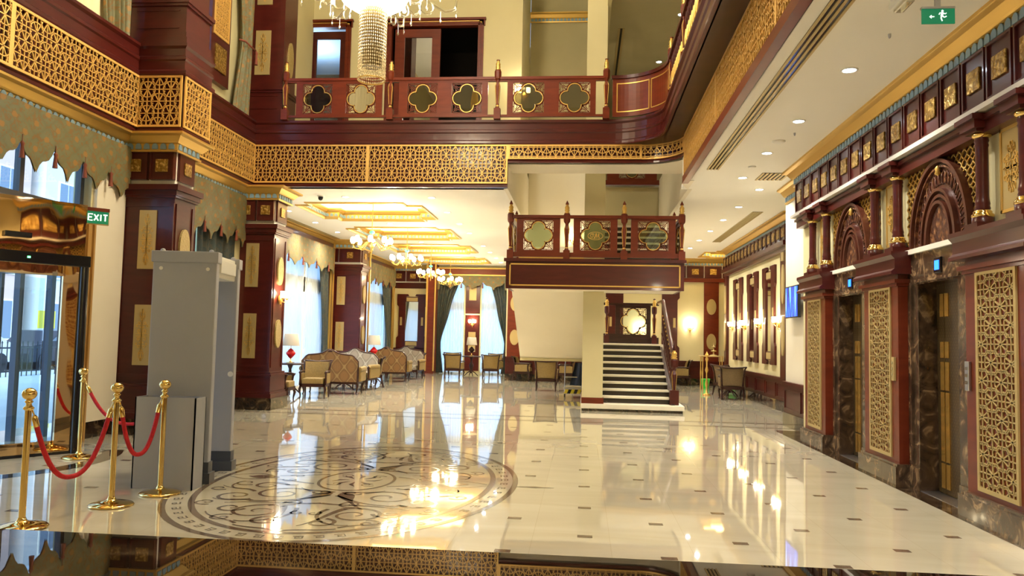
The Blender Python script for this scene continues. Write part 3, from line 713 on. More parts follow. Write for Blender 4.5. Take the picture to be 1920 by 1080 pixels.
# right part: mirror wall X = 4.3, Y 16.6..23.75
mb = MB(); mb.box(4.3, 16.6, 0, 4.5, 23.75, ZC); struct('wall_mirrors', mb, CREAM)
wains('trim_wainscot_right', F_right(4.3, 23.75, 0), 7.1, .72, 7)
mb = MB()
for y0, y1 in ((16.6, 17.15), (23.45, 23.78)): mb.box(4.22, y0, .72, 4.3, y1, 3.42)
mb.box(4.22, 16.6, 0, 4.51, 16.6 - .06, 3.55)
mb.box(4.2, 16.56, 3.40, 4.32, 23.78, 3.52); mb.box(4.12, 16.5, 3.50, 4.34, 23.8, 3.60)
struct('trim_mirror_wall', mb, WOOD)
mb = MB()
for y in (16.87, 23.6):
    for z in (2.7, 1.6):
        pts = [(y + .12 * math.cos(2 * PI * k / 24), z + .42 * math.sin(2 * PI * k / 24)) for k in range(24)]; mb.prism(pts, 4.195, 4.22, 'x')
mb.box(4.19, 16.87 - .1, 3.2, 4.22, 16.97, 3.38); struct('trim_mirror_ovals', mb, CHAMP)
# cream wall section with the television, X = 3.62
mb = MB(); mb.box(3.62, 12.0, 0, 3.9, 14.3, ZC); struct('wall_television', mb, CREAMW)
wains('trim_wainscot_tv', F_right(3.62, 14.3, 0), 2.3, .78, 2, .24)
mb = MB(); mb.box(3.9, 14.2, 0, 6.1, 14.3, ZC); struct('wall_corridor', mb, CREAM)
mb = MB(); mb.box(4.5, 16.6, 0, 6.1, 16.7, ZC); struct('wall_corridor_far', mb, CREAM)

# far wall pilasters and dressed panels
mb = MB()
for x in (4.0, -2.55): mb.box(x, 26.24, .78, x + .48, 26.3, 3.45)
mb.box(-2.6, 26.2, 3.42, 6.1, 26.3, 3.55); struct('trim_far_pilasters', mb, WOODR)
mb = MB()
for x in (4.24, -2.3):
    for z in (2.6, 1.45):
        pts = [(x + .155 * math.cos(2 * PI * k / 28), z + .26 * math.sin(2 * PI * k / 28)) for k in range(28)]; mb.prism(pts, 26.215, 26.24, 'y')
struct('trim_far_ovals', mb, CHAMP)

# ================= friezes of small boxes =================
def frieze(name, F, W, n, label, z0=3.54, z1=3.96, gap=.035, tile='GOLDR', wt=.045, depth=.06, band=True):
    """F: frame with origin at floor level"""
    o = F.to_translation(); r = sroot(name, (o.x, o.y, o.z + z0), label)
    if band:
        mb = MB(); mb.M = F; mb.box(0, z0 - .04, 0, W, z1 + .0, .015); build('white_band', mb, WHITEB, r)
    p = W / n
    mats = GOLDR if tile == 'GOLDR' else CHAMP
    for k in range(n):
        a, b = k * p + gap / 2, (k + 1) * p - gap / 2; c = (a + b) / 2; s = min((b - a) * .28, .11)
        mb = MB(); mb.M = F; mb.box(a, z0, .015, b, z1 - .01, depth)
        t = .022
        for q in ((a, z0, b, z0 + t), (a, z1 - .01 - t, b, z1 - .01), (a, z0 + t, a + t, z1 - .01 - t), (b - t, z0 + t, b, z1 - .01 - t)): mb.box(q[0], q[1], depth, q[2], q[3], depth + .02)
        bx = build('frieze_box', mb, WOOD, r)
        mb = MB(); mb.M = F; zc = (z0 + z1) / 2; mb.bbox(c - s, zc - .095, depth, c + s, zc + .095, depth + .02, .006); build('gold_tile', mb, mats, bx)
    return r
frieze('trim_frieze_elevators', F_right(3.36, 12.42, 0), 0.4135 * 18, 18, 'row of wooden boxes with gold tiles above the elevators', 3.48, 3.96)
frieze('trim_frieze_mirrors', F_right(4.26, 23.75, 0), 7.15, 17, 'row of wooden boxes above the mirror wall', 3.62, 3.97)
frieze('trim_frieze_far', F_front(-2.45, 26.26, 0), 8.2, 14, 'row of wooden boxes along the far wall', 3.56, 3.96)
frieze('trim_frieze_niche', F_front(-7.5, YF - .02, 0), 1.65, 3, 'row of wooden boxes above the far mirror', 3.55, 3.97)

cornice('trim_cornice_left', [(-6.45, 2), (-6.45, 10.28), (-5.72, 10.28), (-5.72, 10.9), (-6.45, 10.9), (-6.45, 14.08), (-5.78, 14.08), (-5.78, 14.75), (-7.4, 14.75), (-7.4, 22.18), (-6.47, 22.18), (-6.47, 22.9), (-7.4, 22.9), (-7.4, 29.98), (-5.98, 29.98)], ZC, 'gold and blue cornice along the window side')
cornice('trim_cornice_elevators', [(3.62, 12.62), (3.34, 12.62), (3.34, 4.8)][::1], ZC, 'gold and blue cornice above the elevators')
cornice('trim_cornice_mirrors', [(3.62, 14.25), (3.62, 12.6)], ZC, 'gold cornice above the television wall')
cornice('trim_cornice_far_right', [(-2.45, 26.28), (6.1, 26.28)], ZC, 'gold and blue cornice along the far wall')
cornice('trim_cornice_mirror_wall', [(4.28, 23.75), (4.28, 16.6), (4.5, 16.6)], ZC, 'gold and blue cornice above the mirror wall')

# ================= window side pillars =================
def pillar(name, label, x0, x1, y0, y1, front_cx, z_up=ZC, boxes=True):
    r = sroot(name, ((x0 + x1) / 2, y0, 0), label)
    mb = MB(); mb.box(x0 - .04, y0 - .1, 0, x1 + .1, y1 + .1, .22); build('marble_base', mb, DMARB, r)
    mb = MB()
    mb.box(x0, y0, .22, x1, y1, 3.48)
    for z0, z1, o in ((.22, .30, .08), (.30, .34, .06), (.34, .62, .045), (.62, .66, .07), (.66, .70, .04), (3.30, 3.33, .03), (3.33, 3.40, .05), (3.40, 3.48, .08)): mb.box(x0 - .0, y0 - o, z0, x1 + o, y1 + o, z1)
    # raised border of the front and the side
    for q in ((x0, .78, x0 + .06, 3.22), (x1 - .06, .78, x1, 3.22)): mb.box(q[0], y0 - .015, q[1], q[2], y0, q[3])
    for q in ((x0 + .06, .78, x1 - .06, .83), (x0 + .06, 3.17, x1 - .06, 3.22)): mb.box(q[0], y0 - .015, q[1], q[2], y0, q[3])
    for q in ((y0 + .04, .78, y0 + .09, 3.22), (y1 - .09, .78, y1 - .04, 3.22)): mb.box(x1, q[0], q[1], x1 + .015, q[2], q[3])
    build('shaft', mb, WOOD, r)
    mb = MB(); mb.box(x0, y0 + .03, 3.48, x1 - .03, y1 - .03, ZC); build('frieze_core', mb, WHITEB, r)
    # relief plaques
    for z0, z1 in ((.95, 1.79), (2.29, 3.12)):
        mb = MB(); mb.M = F_front(front_cx, y0 - .0, 0); mb.bbox(-.125, z0, 0, .125, z1, .022, .004); p = build('relief_plaque', mb, CHAMP, r)
        mb = MB(); mb.M = F_front(front_cx, y0 - .022, 0); ornament(mb, 0, (z0 + z1) / 2, .19, .72, .012, .006); build('gold_scrollwork', mb, GOLD, p)
    for zc in (2.62, 1.42):
        yc = (y0 + y1) / 2
        mb = MB(); pts = [(yc + .14 * math.cos(2 * PI * k / 28), zc + .27 * math.sin(2 * PI * k / 28)) for k in range(28)]; mb.prism(pts, x1, x1 + .03, 'x'); build('relief_oval', mb, GOLDP, r)
    if boxes:
        for a, b in ((x0, x0 + .36), (x0 + .40, x1 - .02)):
            mb = MB(); mb.box(a, y0 - .03, 3.55, b, y0 + .03, 3.95)
            t = .025
            for q in ((a, 3.55, b, 3.575), (a, 3.925, b, 3.95), (a, 3.575, a + t, 3.925), (b - t, 3.575, b, 3.925)): mb.box(q[0], y0 - .05, q[1], q[2], y0 - .03, q[3])
            bx = build('frieze_box', mb, WOOD, r); c = (a + b) / 2
            mb = MB(); mb.bbox(c - .09, y0 - .05, 3.66, c + .09, y0 - .03, 3.84, .006); build('gold_tile', mb, GOLDR, bx)
        mb = MB(); mb.box(x1 - .06, y0 + .08, 3.55, x1 + .01, y1 - .08, 3.95); bx = build('frieze_box', mb, WOOD, r); c = (y0 + y1) / 2
        mb = MB(); mb.bbox(x1 + .01, c - .09, 3.66, x1 + .03, c + .09, 3.84, .006); build('gold_tile', mb, GOLDR, bx)
    return r
pillar('pillar_entrance', 'mahogany pillar beside the revolving door', -6.5, -5.73, 10.32, 10.9, -6.10)
pillar('pillar_lounge', 'mahogany pillar at the start of the lounge', -6.58, -5.83, 14.12, 14.75, -6.24)
pillar('pillar_far_lounge', 'mahogany pillar between the lounge windows', -7.56, -6.5, 22.2, 22.9, -7.08)
mb = MB(); mb.box(-6.47, 22.92, 0, -6.43, 22.99, 4.0); struct('trim_pillar_gold_post', mb, GOLD)

# ================= ATRIUM BANDS =================
def band_prof(zb):   # wood trim under the lattice and fascia mouldings above it
    pass
path_atr = [(-6.3, 2.0), (-6.3, 10.2), (-5.62, 10.2), (-5.62, 10.95), (-6.3, 10.95), (-6.3, 14.1), (1.1, 14.1)] 
# backing behind lattice
mb = MB(); mb.sweep(path_atr[:6] + [(-1.43, 14.1)], [(-.02, 4.2), (-.02, 5.02), (-.2, 5.02), (-.2, 4.2)]); struct('wall_band_backing', mb, WOOD)
mb = MB(); mb.box(-1.43, 14.12, 4.70, 1.1, 14.2, 5.02)
mb.box(1.72, 2, 4.2, 1.8, 13.4, 5.02); struct('wall_band_right', mb, WOOD)
mb = MB(); mb.sweep(path_atr[:6] + [(-1.43, 14.1)], [(-.02, 4.20), (.03, 4.20), (.03, 4.235), (.015, 4.265), (-.02, 4.265)]); struct('trim_band_lower', mb, WOOD)
fasc = [(-.02, 5.0), (.045, 5.0), (.055, 5.02), (.055, 5.06), (.02, 5.09), (.02, 5.21), (.04, 5.23), (.04, 5.27), (.015, 5.29), (.015, 5.39), (.05, 5.42), (.05, 5.46), (-.1, 5.46)]
arc = [(0.42 + .95 * math.sin(t), 13.15 + .95 * math.cos(t)) for t in [PI / 2 * k / 12 for k in range(13)]]
mb = MB(); mb.sweep(path_atr[:6] + [(-6.3, 14.1)][:0] + arc + [(1.37, 2.0)], fasc); struct('trim_fascia', mb, WOODR if False else WOOD)
# gallery slab behind the fascia (dark soffit over the right hall edge)
mb = MB(); mb.prism([(x, y) for x, y in arc] + [(1.37, 2.0), (1.90, 2.0), (1.90, 14.2), (.42, 14.2)], 5.0, 5.44, 'z'); struct('ceiling_gallery_soffit', mb, DWOOD)
arc2 = [(1.02 + .7 * math.sin(t), 13.4 + .7 * math.cos(t)) for t in [PI / 2 * k / 10 for k in range(11)]]
mb = MB(); mb.sweep([(-1.43, 14.1)] + arc2 + [(1.72, 13.3)], [(-.04, 4.66), (.03, 4.66), (.03, 4.69), (0, 4.73), (-.04, 4.73)]); struct('trim_band_curve', mb, WOOD)
mb = MB(); mb.sweep([(-1.43, 14.1)] + arc2 + [(1.72, 13.3)], [(-.05, 4.66), (-.05, 5.0), (-.1, 5.0), (-.1, 4.66)]); struct('wall_band_curve', mb, WOOD)
mb = MB(); mb.prism([(-1.43, 14.1)] + arc2 + [(1.86, 13.4), (1.86, 15.0), (-1.43, 15.0)], 4.66, 4.72, 'z'); struct('ceiling_stair_soffit', mb, CREAMW)
mb = MB(); mb.box(1.66, 2.0, 4.15, 1.76, 13.4, 4.27); struct('trim_band_right', mb, WOODR)
mb = MB(); mb.prism([(1.70, 13.38), (1.86, 13.38), (1.86, 14.2), (1.70, 13.7)], 4.193, 5.0, 'z'); struct('wall_corner_fill', mb, CREAMW)

# lattice screens
def screen(label, F, W, H, s, z=0.0, mat=GOLDL, group='gold lattice screens around the atrium', **k):
    mb = MB(); mb.M = F; lattice(mb, 0, 0, W, H, s, **k)
    o = build('lattice_screen', mb, mat); return tag(o, label, 'lattice screen', group)
screen('gold lattice screen on the back beam, left half below the balustrade', F_front(-6.28, 14.08, 4.27), 2.21, .73, .17)
screen('gold lattice screen on the back beam, half ending at the stair opening', F_front(-4.07, 14.08, 4.27), 2.64, .73, .17)
screen('low strip of gold lattice above the stair opening', F_front(-1.43, 14.08, 4.73), 2.45, .27, .17)
mb = MB()
for k in range(10):
    a, b = Vector(arc2[k]), Vector(arc2[k + 1]); L = (b - a).length; d = (b - a) / L
    mb.M = frame((a.x, a.y, 4.73), (d.x, d.y, 0), (d.y, -d.x, 0)); lattice(mb, 0, 0, L, .27, .17, edge=False)
    mb.box(0, 0, 0, L, .03, .018); mb.box(0, .24, 0, L, .27, .018)
tag(build('lattice_screen', mb, GOLDL), 'curved strip of gold lattice turning the corner above the stair', 'lattice screen', 'gold lattice screens around the atrium')
screen('gold lattice screen on the left beam, section nearest the camera', F_left(-6.27, 3.0, 4.27), 3.5, .73, .17)
screen('gold lattice screen on the left beam, middle section above the entrance valance', F_left(-6.27, 6.5, 4.27), 1.25, .73, .17)
screen('gold lattice screen on the left beam beside the entrance pillar', F_left(-6.27, 7.75, 4.27), 2.45, .73, .17)
screen('square gold lattice screen on the front of the entrance pillar beam', F_front(-6.29, 10.18, 4.27), .67, .73, .17)
screen('narrow gold lattice screen on the side of the entrance pillar beam', F_left(-5.60, 10.2, 4.27), .75, .73, .17)
screen('gold lattice screen on the left beam between the two pillars', F_left(-6.27, 10.95, 4.27), 3.13, .73, .17)
screen('gold lattice screen under the right gallery, far section', F_right(1.70, 13.4, 4.27), 3.2, .73, .17)
screen('gold lattice screen under the right gallery, second section', F_right(1.70, 10.2, 4.27), 3.2, .73, .17)
screen('gold lattice screen under the right gallery, section nearest the camera', F_right(1.70, 7.0, 4.27), 3.2, .73, .17)

# upper parts of the window side pillars
def upper_pillar(name, label, x0, x1, y0, y1, plates):
    r = sroot(name, ((x0 + x1) / 2, y0, ZU), label); mb = MB()
    mb.box(x0, y0, ZU, x1, y1, 11.3)
    for z0, z1, o in ((5.46, 5.56, .06), (5.56, 5.64, .04), (5.64, 6.02, .02), (6.02, 6.06, .05), (6.06, 6.12, .07)): mb.box(x0, y0 - o, z0, x1 + o, y1 + o, z1)
    for q in ((x0 + .08, 5.70, x1 - .08, 5.715), (x0 + .08, 5.95, x1 - .08, 5.965)): mb.box(q[0], y0 - .03, q[1], q[2], y0 - .02, q[3])
    build('shaft', mb, WOOD, r)
    for z0, z1 in plates:
        mb = MB(); mb.M = F_front((x0 + x1) / 2 - .0, y0, 0); mb.bbox(-.15, z0, 0, .15, z1, .02, .004); p = build('relief_plaque', mb, CHAMP, r)
        mb = MB(); mb.M = F_front((x0 + x1) / 2, y0 - .02, 0); ornament(mb, 0, (z0 + z1) / 2, .22, (z1 - z0) * .86, .012, .006); build('gold_scrollwork', mb, GOLD, p)
    mb = MB(); yc = (y0 + y1) / 2; pts = [(yc + .13 * math.cos(2 * PI * k / 24), 6.75 + .36 * math.sin(2 * PI * k / 24)) for k in range(24)]; mb.prism(pts, x1, x1 + .03, 'x'); build('relief_oval', mb, GOLDP, r)
    return r
upper_pillar('pillar_upper_near', 'upper part of the entrance pillar', -6.46, -5.66, 10.25, 10.9, [(6.3, 7.2)])
upper_pillar('pillar_upper_far', 'upper part of the lounge pillar', -6.62, -5.8, 14.12, 14.75, [(6.37, 7.24), (7.75, 8.6)])

# ================= UPPER FLOOR WINDOWS (left) =================
w6 = sroot('window_6', (XL, 7, 5.5), 'upper window behind cream curtains')
mb = MB()
for y in (3.5, 5.5, 7.6, 9.85): mb.box(XL - .12, y - .05, 5.5, XL - .05, y + .05, 8.8)
build('window_frame', mb, LIGHTW, w6)
mb = MB(); mb.box(XL - .1, 3.5, 5.5, XL - .095, 9.9, 8.8); build('pane', mb, GLASS, w6)
w7 = sroot('window_7', (XL, 11.7, 5.5), 'narrow upper window between the pillars')
mb = MB(); mb.box(XL - .1, 11.0, 5.5, XL - .05, 11.06, 9); mb.box(XL - .1, 12.29, 5.5, XL - .05, 12.35, 9); build('window_frame', mb, LIGHTW, w7)
mb = MB(); mb.box(XL - .09, 11.0, 5.5, XL - .085, 12.35, 9); build('pane', mb, GLASS, w7)
# dressed panel with a lattice above a gold tile
t = sroot('trim_upper_panel', (-6.4, 12.7, 5.5), 'tall wooden panel with lattice and gold tile beside the upper curtain')
mb = MB(); mb.box(-6.48, 12.4, 5.75, -6.38, 13.1, 9.2); build('panel_board', mb, WOOD, t)
mb = MB(); mb.M = F_left(-6.38, 12.47, 6.55); lattice(mb, 0, 0, .56, 2.6, .12, bar=.012); build('lattice_screen', mb, GOLDL, t)
mb = MB(); mb.bbox(-6.38, 12.55, 5.95, -6.355, 12.95, 6.4, .006); build('gold_tile', mb, GOLDR, t)
# ================= ELEVATOR WALL =================
mb = MB()
mb.box(3.46, -5, 2.42, 3.62, 12.6, ZC)
yy_pill = [(10.97, 11.93), (8.5, 9.48), (6.05, 7.05), (3.6, 4.6), (1.15, 2.15)]
mb.box(3.46, -5, 0, 3.62, 1.2, 2.42)
for y0, y1 in yy_pill: mb.box(3.46, y0 - .05, 0, 3.62, y1 + .05, 2.42)
mb.box(3.46, 11.9, 0, 3.66, 12.6, 2.42)
struct('wall_elevators', mb, CREAM)
mb = MB(); mb.box(3.255, 4.6, 3.425, 3.5, 12.6, 3.47); struct('trim_white_band', mb, simple('pale_grey_band', (.56, .52, .45), .5))
mb = MB(); mb.box(3.34, 4.6, 3.26, 3.5, 12.55, 3.42); mb.box(3.31, 4.6, 3.36, 3.5, 12.57, 3.40); struct('trim_architrave', mb, WOOD)
def elev_pillar(y0, y1, label):
    r = sroot('pillar_elevator', (3.38, (y0 + y1) / 2, 0), label); yc = (y0 + y1) / 2
    mb = MB(); mb.box(3.24, y0 - .06, 0, 3.5, y1 + .06, .20); mb.box(3.26, y0 - .04, .2, 3.5, y1 + .04, .225); build('marble_base', mb, GMARB, r)
    mb = MB(); mb.box(3.30, y0, .225, 3.5, y1, 2.2)
    mb.box(3.28, y0 - .02, 2.08, 3.5, y1 + .02, 2.11); mb.box(3.25, y0 - .05, 2.11, 3.5, y1 + .05, 2.15)
    build('shaft', mb, WOODR, r)
    mb = MB(); mb.prism([(3.5, 2.20), (3.20, 2.20), (3.20, 2.23), (3.235, 2.26), (3.235, 2.36), (3.20, 2.40), (3.20, 2.44), (3.5, 2.44)], y0 - .09, y1 + .09, 'y'); build('pedestal', mb, WOOD, r)
    mb = MB(); mb.M = F_right(3.30, yc + .31, .27); lattice(mb, 0, 0, .62, 1.82, .15, bar=.011, depth=.012, border=.035, style='tall'); build('lattice_panel', mb, CHAMP, r)
    mb = MB(); mb.box(3.44, yc - .17, 2.56, 3.46, yc + .17, 3.26); rp = build('relief_panel', mb, CHAMP, r)
    mb = MB(); mb.M = F_right(3.44, yc, 0); ornament(mb, 0, 2.92, .27, .42, .014, .006)
    for q in ((-.17, 2.56, .17, 2.585), (-.17, 3.235, .17, 3.26), (-.17, 2.56, -.145, 3.26), (.145, 2.56, .17, 3.26)): mb.box(q[0], q[1], 0, q[2], q[3], .008)
    build('gold_scrollwork', mb, GOLD, rp)
    for y in (yc + .33, yc - .33):
        mb = MB(); mb.box(3.27, y - .11, 2.44, 3.47, y + .11, 2.50); mb.lathe([(.085, 0), (.085, .05), (.07, .06)], 3.37, y, 2.50, 14)
        col = build('colonette', mb, WOOD, r)
        mb = MB(); mb.lathe([(.068, 0), (.088, .012), (.088, .03), (.07, .045), (.075, .055), (.06, .07)], 3.37, y, 2.545, 16); mb.lathe([(.06, 0), (.075, .01), (.08, .03), (.07, .04)], 3.37, y, 3.235, 16); build('gold_ring', mb, BRASS, col)
        mb = MB(); mb.lathe([(.055, 0), (.062, .02), (.055, .04), (.060, .06), (.055, .08), (.050, .12), (.050, .54), (.055, .56), (.050, .58), (.057, .60), (.052, .63)], 3.37, y, 2.61, 16); build('column_shaft', mb, WOOD, col)
        mb = MB(); mb.box(3.28, y - .10, 3.275, 3.47, y + .10, 3.30); mb.box(3.25, y - .13, 3.30, 3.5, y + .13, 3.38); mb.box(3.22, y - .16, 3.37, 3.5, y + .16, 3.413); build('capital', mb, WOOD, col)
    return r
for (y0, y1), l in zip(yy_pill[:4], ('elevator pillar with lattice at the far end beside the television', 'elevator pillar with lattice between the two elevators', 'elevator pillar with lattice nearest the camera in view', 'elevator pillar past the edge of the picture')):
    elev_pillar(y0, y1, l)
for y, cb in ((8.62, None), (7.0, None)):
    pass
def call_panel(y, mat, label):
    t = thing('elevator_call_panel', label, 'elevator button', (3.29, y, 1.1))
    mb = MB(); mb.bbox(3.275, y - .035, 1.08, 3.30, y + .035, 1.33, .004); build('plate', mb, mat, t)
    for z in (1.15, 1.21, 1.27): mb = MB(); mb.box(3.268, y - .014, z - .014, 3.276, y + .014, z + .014); build('button', mb, CHROME, t)
call_panel(8.60, CHAMP, 'gold call button plate on the pillar between the elevators')
call_panel(7.0, STEEL, 'dark steel call button plate on the pillar right of the near elevator')

DOORM = damask('etched_bronze', (0.10, 0.065, 0.03), (0.22, 0.15, 0.06), .05, .06, 'YZ', rough=.3, metal=.6)
GOLDMIR = simple('gold_mirror_metal', (0.85, 0.50, 0.12), .25, .8)
def elevator(y0, y1, name, label):
    """bay between pillars: y0..y1"""
    yc = (y0 + y1) / 2; a, b = yc - .37, yc + .47; XF = 3.40; ym = b - .17
    r = sroot(name, (XF, yc, 0), label)
    mb = MB()
    for q0, q1 in ((y0 - .02, a - .02), (b + .02, y1 + .02)):
        mb.box(XF, q0, 0, 3.6, q1, 2.42); mb.box(XF - .02, q0 + .0, .0, XF, q1 - .0, .22)
        mb.box(XF - .025, q0 + .1, .22, XF, q0 + .13, 2.1)
    mb.box(XF, a - .02, 2.10, 3.6, b + .02, 2.42); mb.box(XF - .02, a - .05, 2.10, XF, b + .05, 2.13)
    build('marble_frame', mb, GMARB, r)
    mb = MB(); mb.box(3.4, a - .02, 0, 3.62, a, 2.1); mb.box(3.4, b, 0, 3.62, b + .02, 2.1); mb.box(3.4, a, 2.08, 3.62, b, 2.1); build('reveal', mb, dark_marble('reveal_marble', .15, 1.4) if 'reveal_marble' not in bpy.data.materials else bpy.data.materials['reveal_marble'], r)
    for q0, q1 in ((a, ym - .004), (ym + .004, b)):
        mb = MB(); mb.box(3.58, q0, 0.01, 3.61, q1, 2.08); lf = build('door_leaf', mb, DOORM, r)
        e = q1 if q1 < ym else q0; s = -1 if q1 < ym else 1
        mb = MB(); x = 3.572
        for z0, z1 in ((.06, .3), (.32, 1.0), (1.02, 1.3), (1.34, 1.5), (1.75, 1.98)): mb.box(x, e + s * .008, z0, 3.581, e + s * .085, z1)
        build('gold_inset', mb, GOLDMIR, lf)
    mb = MB(); mb.box(3.4, a, -.0, 3.58, b, .006); build('sill', mb, STEEL, r)
    mb = MB(); mb.bbox(XF - .02, yc - .075, 2.16, XF, yc + .075, 2.31, .005); d = build('floor_indicator', mb, BLACK, r)
    mb = MB(); mb.box(XF - .024, yc - .045, 2.19, XF - .02, yc + .045, 2.28); build('blue_display', mb, SCREEN, d)
    mb = MB(); mb.box(XF - .03, y0 - .03, 2.40, 3.5, y1 + .03, 2.45); build('cream_ledge', mb, WHITEB, r)
    # lattice field and arch
    mb = MB(); mb.M = F_right(3.455, y1 + .1, 2.45); lattice(mb, 0, 0, y1 - y0 + .2, .85, .105, bar=.012, depth=.014, style='ogee', edge=False); build('ogee_lattice', mb, GOLD, r)
    mb = MB(); mb.box(3.457, y0 - .1, 2.45, 3.47, y1 + .1, 3.30); build('lattice_backing', mb, DWOOD, r)
    def arch(Ra, Rb, ra, rb, x0, x1, mat, nm, par=r, n=40):
        mb = MB(); o = [(yc + Ra * math.cos(PI * k / n), 2.46 + Rb * math.sin(PI * k / n)) for k in range(n + 1)]; i_ = [(yc + ra * math.cos(PI * k / n), 2.46 + rb * math.sin(PI * k / n)) for k in range(n + 1)]
        vs_ = [(x, *p) for x in (x0,) for p in o + i_] + [(x1, *p) for p in o + i_]; N = n + 1
        fs = []
        for k in range(n): fs += [(k, k + 1, N + k + 1, N + k), (k, k + 1, 2 * N + k + 1, 2 * N + k), (N + k, N + k + 1, 3 * N + k + 1, 3 * N + k)]
        mb.add(vs_, fs); return build(nm, mb, mat, par)
    W_, H_ = .62, .80
    arch(W_, H_, 0.001, 0.001, 3.43, 3.46, WOODC, 'arch_panel')
    arch(W_, H_, W_ - .035, H_ - .035, 3.375, 3.43, WOODC, 'arch_molding'); arch(W_ - .06, H_ - .06, W_ - .08, H_ - .08, 3.40, 3.43, GOLD if False else COPPER, 'arch_molding')
    arch(.37, .52, .34, .49, 3.38, 3.43, WOODC, 'arch_molding'); arch(.32, .46, .295, .43, 3.395, 3.43, WOODC, 'arch_molding'); arch(.27, .40, .24, .37, 3.38, 3.43, WOODC, 'arch_molding')
    arch(.225, .345, .001, .001, 3.415, 3.43, COPPER, 'carved_rosette')
    mb = MB()
    for k in range(21):   # radial cartouches
        t = PI * (k + .5) / 21; ca, sa = math.cos(t), math.sin(t)
        def P(rr, off): return (yc + (rr * .53 / .72) * ca * 1.0 - off * sa, 2.46 + rr * sa + off * ca)
        loop = [P(.56, -.022), P(.565, .022), P(.66, .03), P(.69, .0), P(.66, -.03), P(.56, -.022)]
        mb.tube([(3.425, *p) for p in loop], .0065, 5)
    build('radial_carving', mb, COPPER, r)
    mb = MB(); mb.lathe([(.0, 0), (.03, .02), (.02, .05), (.03, .07), (.0, .11)], 3.40, yc, 3.10, 8); build('keystone', mb, GOLD, r)
    return r
elevator(9.48, 10.97, 'door_3', 'far elevator with marble frame and blue display, under a carved arch')
elevator(7.05, 8.5, 'door_4', 'near elevator with marble frame and blue display, under a carved arch')
elevator(4.6, 6.05, 'door_5', 'elevator past the edge of the picture')
for y in (8.73, 6.3): pass

# ================= BALUSTRADE PARTS =================
_build = build
def build(name, mb, mats, parent=None, recalc=True):
    if hasattr(mb, 'extra'): _build('gold_fluting', mb.extra, mats, parent)
    return _build(name, mb, mats, parent, recalc)
def newel(mb_w, mb_g, x, y, z, h=1.14, s=1.0):
    """square block foot and neck (wood), turned shaft, gold finial"""
    a = .06 * s
    mb_w.box(x - a, y - a, z, x + a, y + a, z + .10); mb_w.prism([(x - a, y - a), (x + a, y - a), (x + a, y + a), (x - a, y + a)], z + .1, z + .2)
    mb_w.lathe([(.05 * s, .2), (.028 * s, .25), (.03 * s, .28), (.055 * s, .62), (.03 * s, .70), (.035 * s, .73), (.06 * s, .76), (.066 * s, .80), (.066 * s, .90), (.05 * s, .93)], x, y, z, 8, smooth=False)
    mb_w.lathe([(.03 * s, 1.10), (.034 * s, 1.12), (.0, h)], x, y, z, 8)
    mb_g.lathe([(.045 * s, .925), (.055 * s, .94), (.03 * s, .955), (.05 * s, .985), (.035 * s, 1.01), (.045 * s, 1.03), (.04 * s, 1.06), (.022 * s, 1.08), (.028 * s, 1.10), (.02 * s, 1.11)], x, y, z, 12)
    mb_g.extra = MB(); mb_g = mb_g.extra
    mb_g.lathe([(.032 * s, .235), (.036 * s, .25), (.03 * s, .265)], x, y, z, 10)
    for k in range(4):
        an = PI / 4 + PI / 2 * k; c, s_ = math.cos(an), math.sin(an)
        mb_g.tube([(x + c * .031 * s, y + s_ * .031 * s, z + .29), (x + c * .055 * s, y + s_ * .055 * s, z + .61), (x + c * .033 * s, y + s_ * .033 * s, z + .68)], .006, 4)
def quatre(cx, cy, R, n=14):
    """quatrefoil outline of four lobes"""
    pts = []
    for q in range(4):
        a0 = PI / 2 * q; ox, oy = cx + .52 * R * math.cos(a0), cy + .52 * R * math.sin(a0)
        for k in range(n):
            t = a0 - 1.95 * .82 + 2 * 1.95 * .82 * k / (n - 1); pts.append((ox + .48 * R * math.cos(t), oy + .48 * R * math.sin(t)))
    return pts
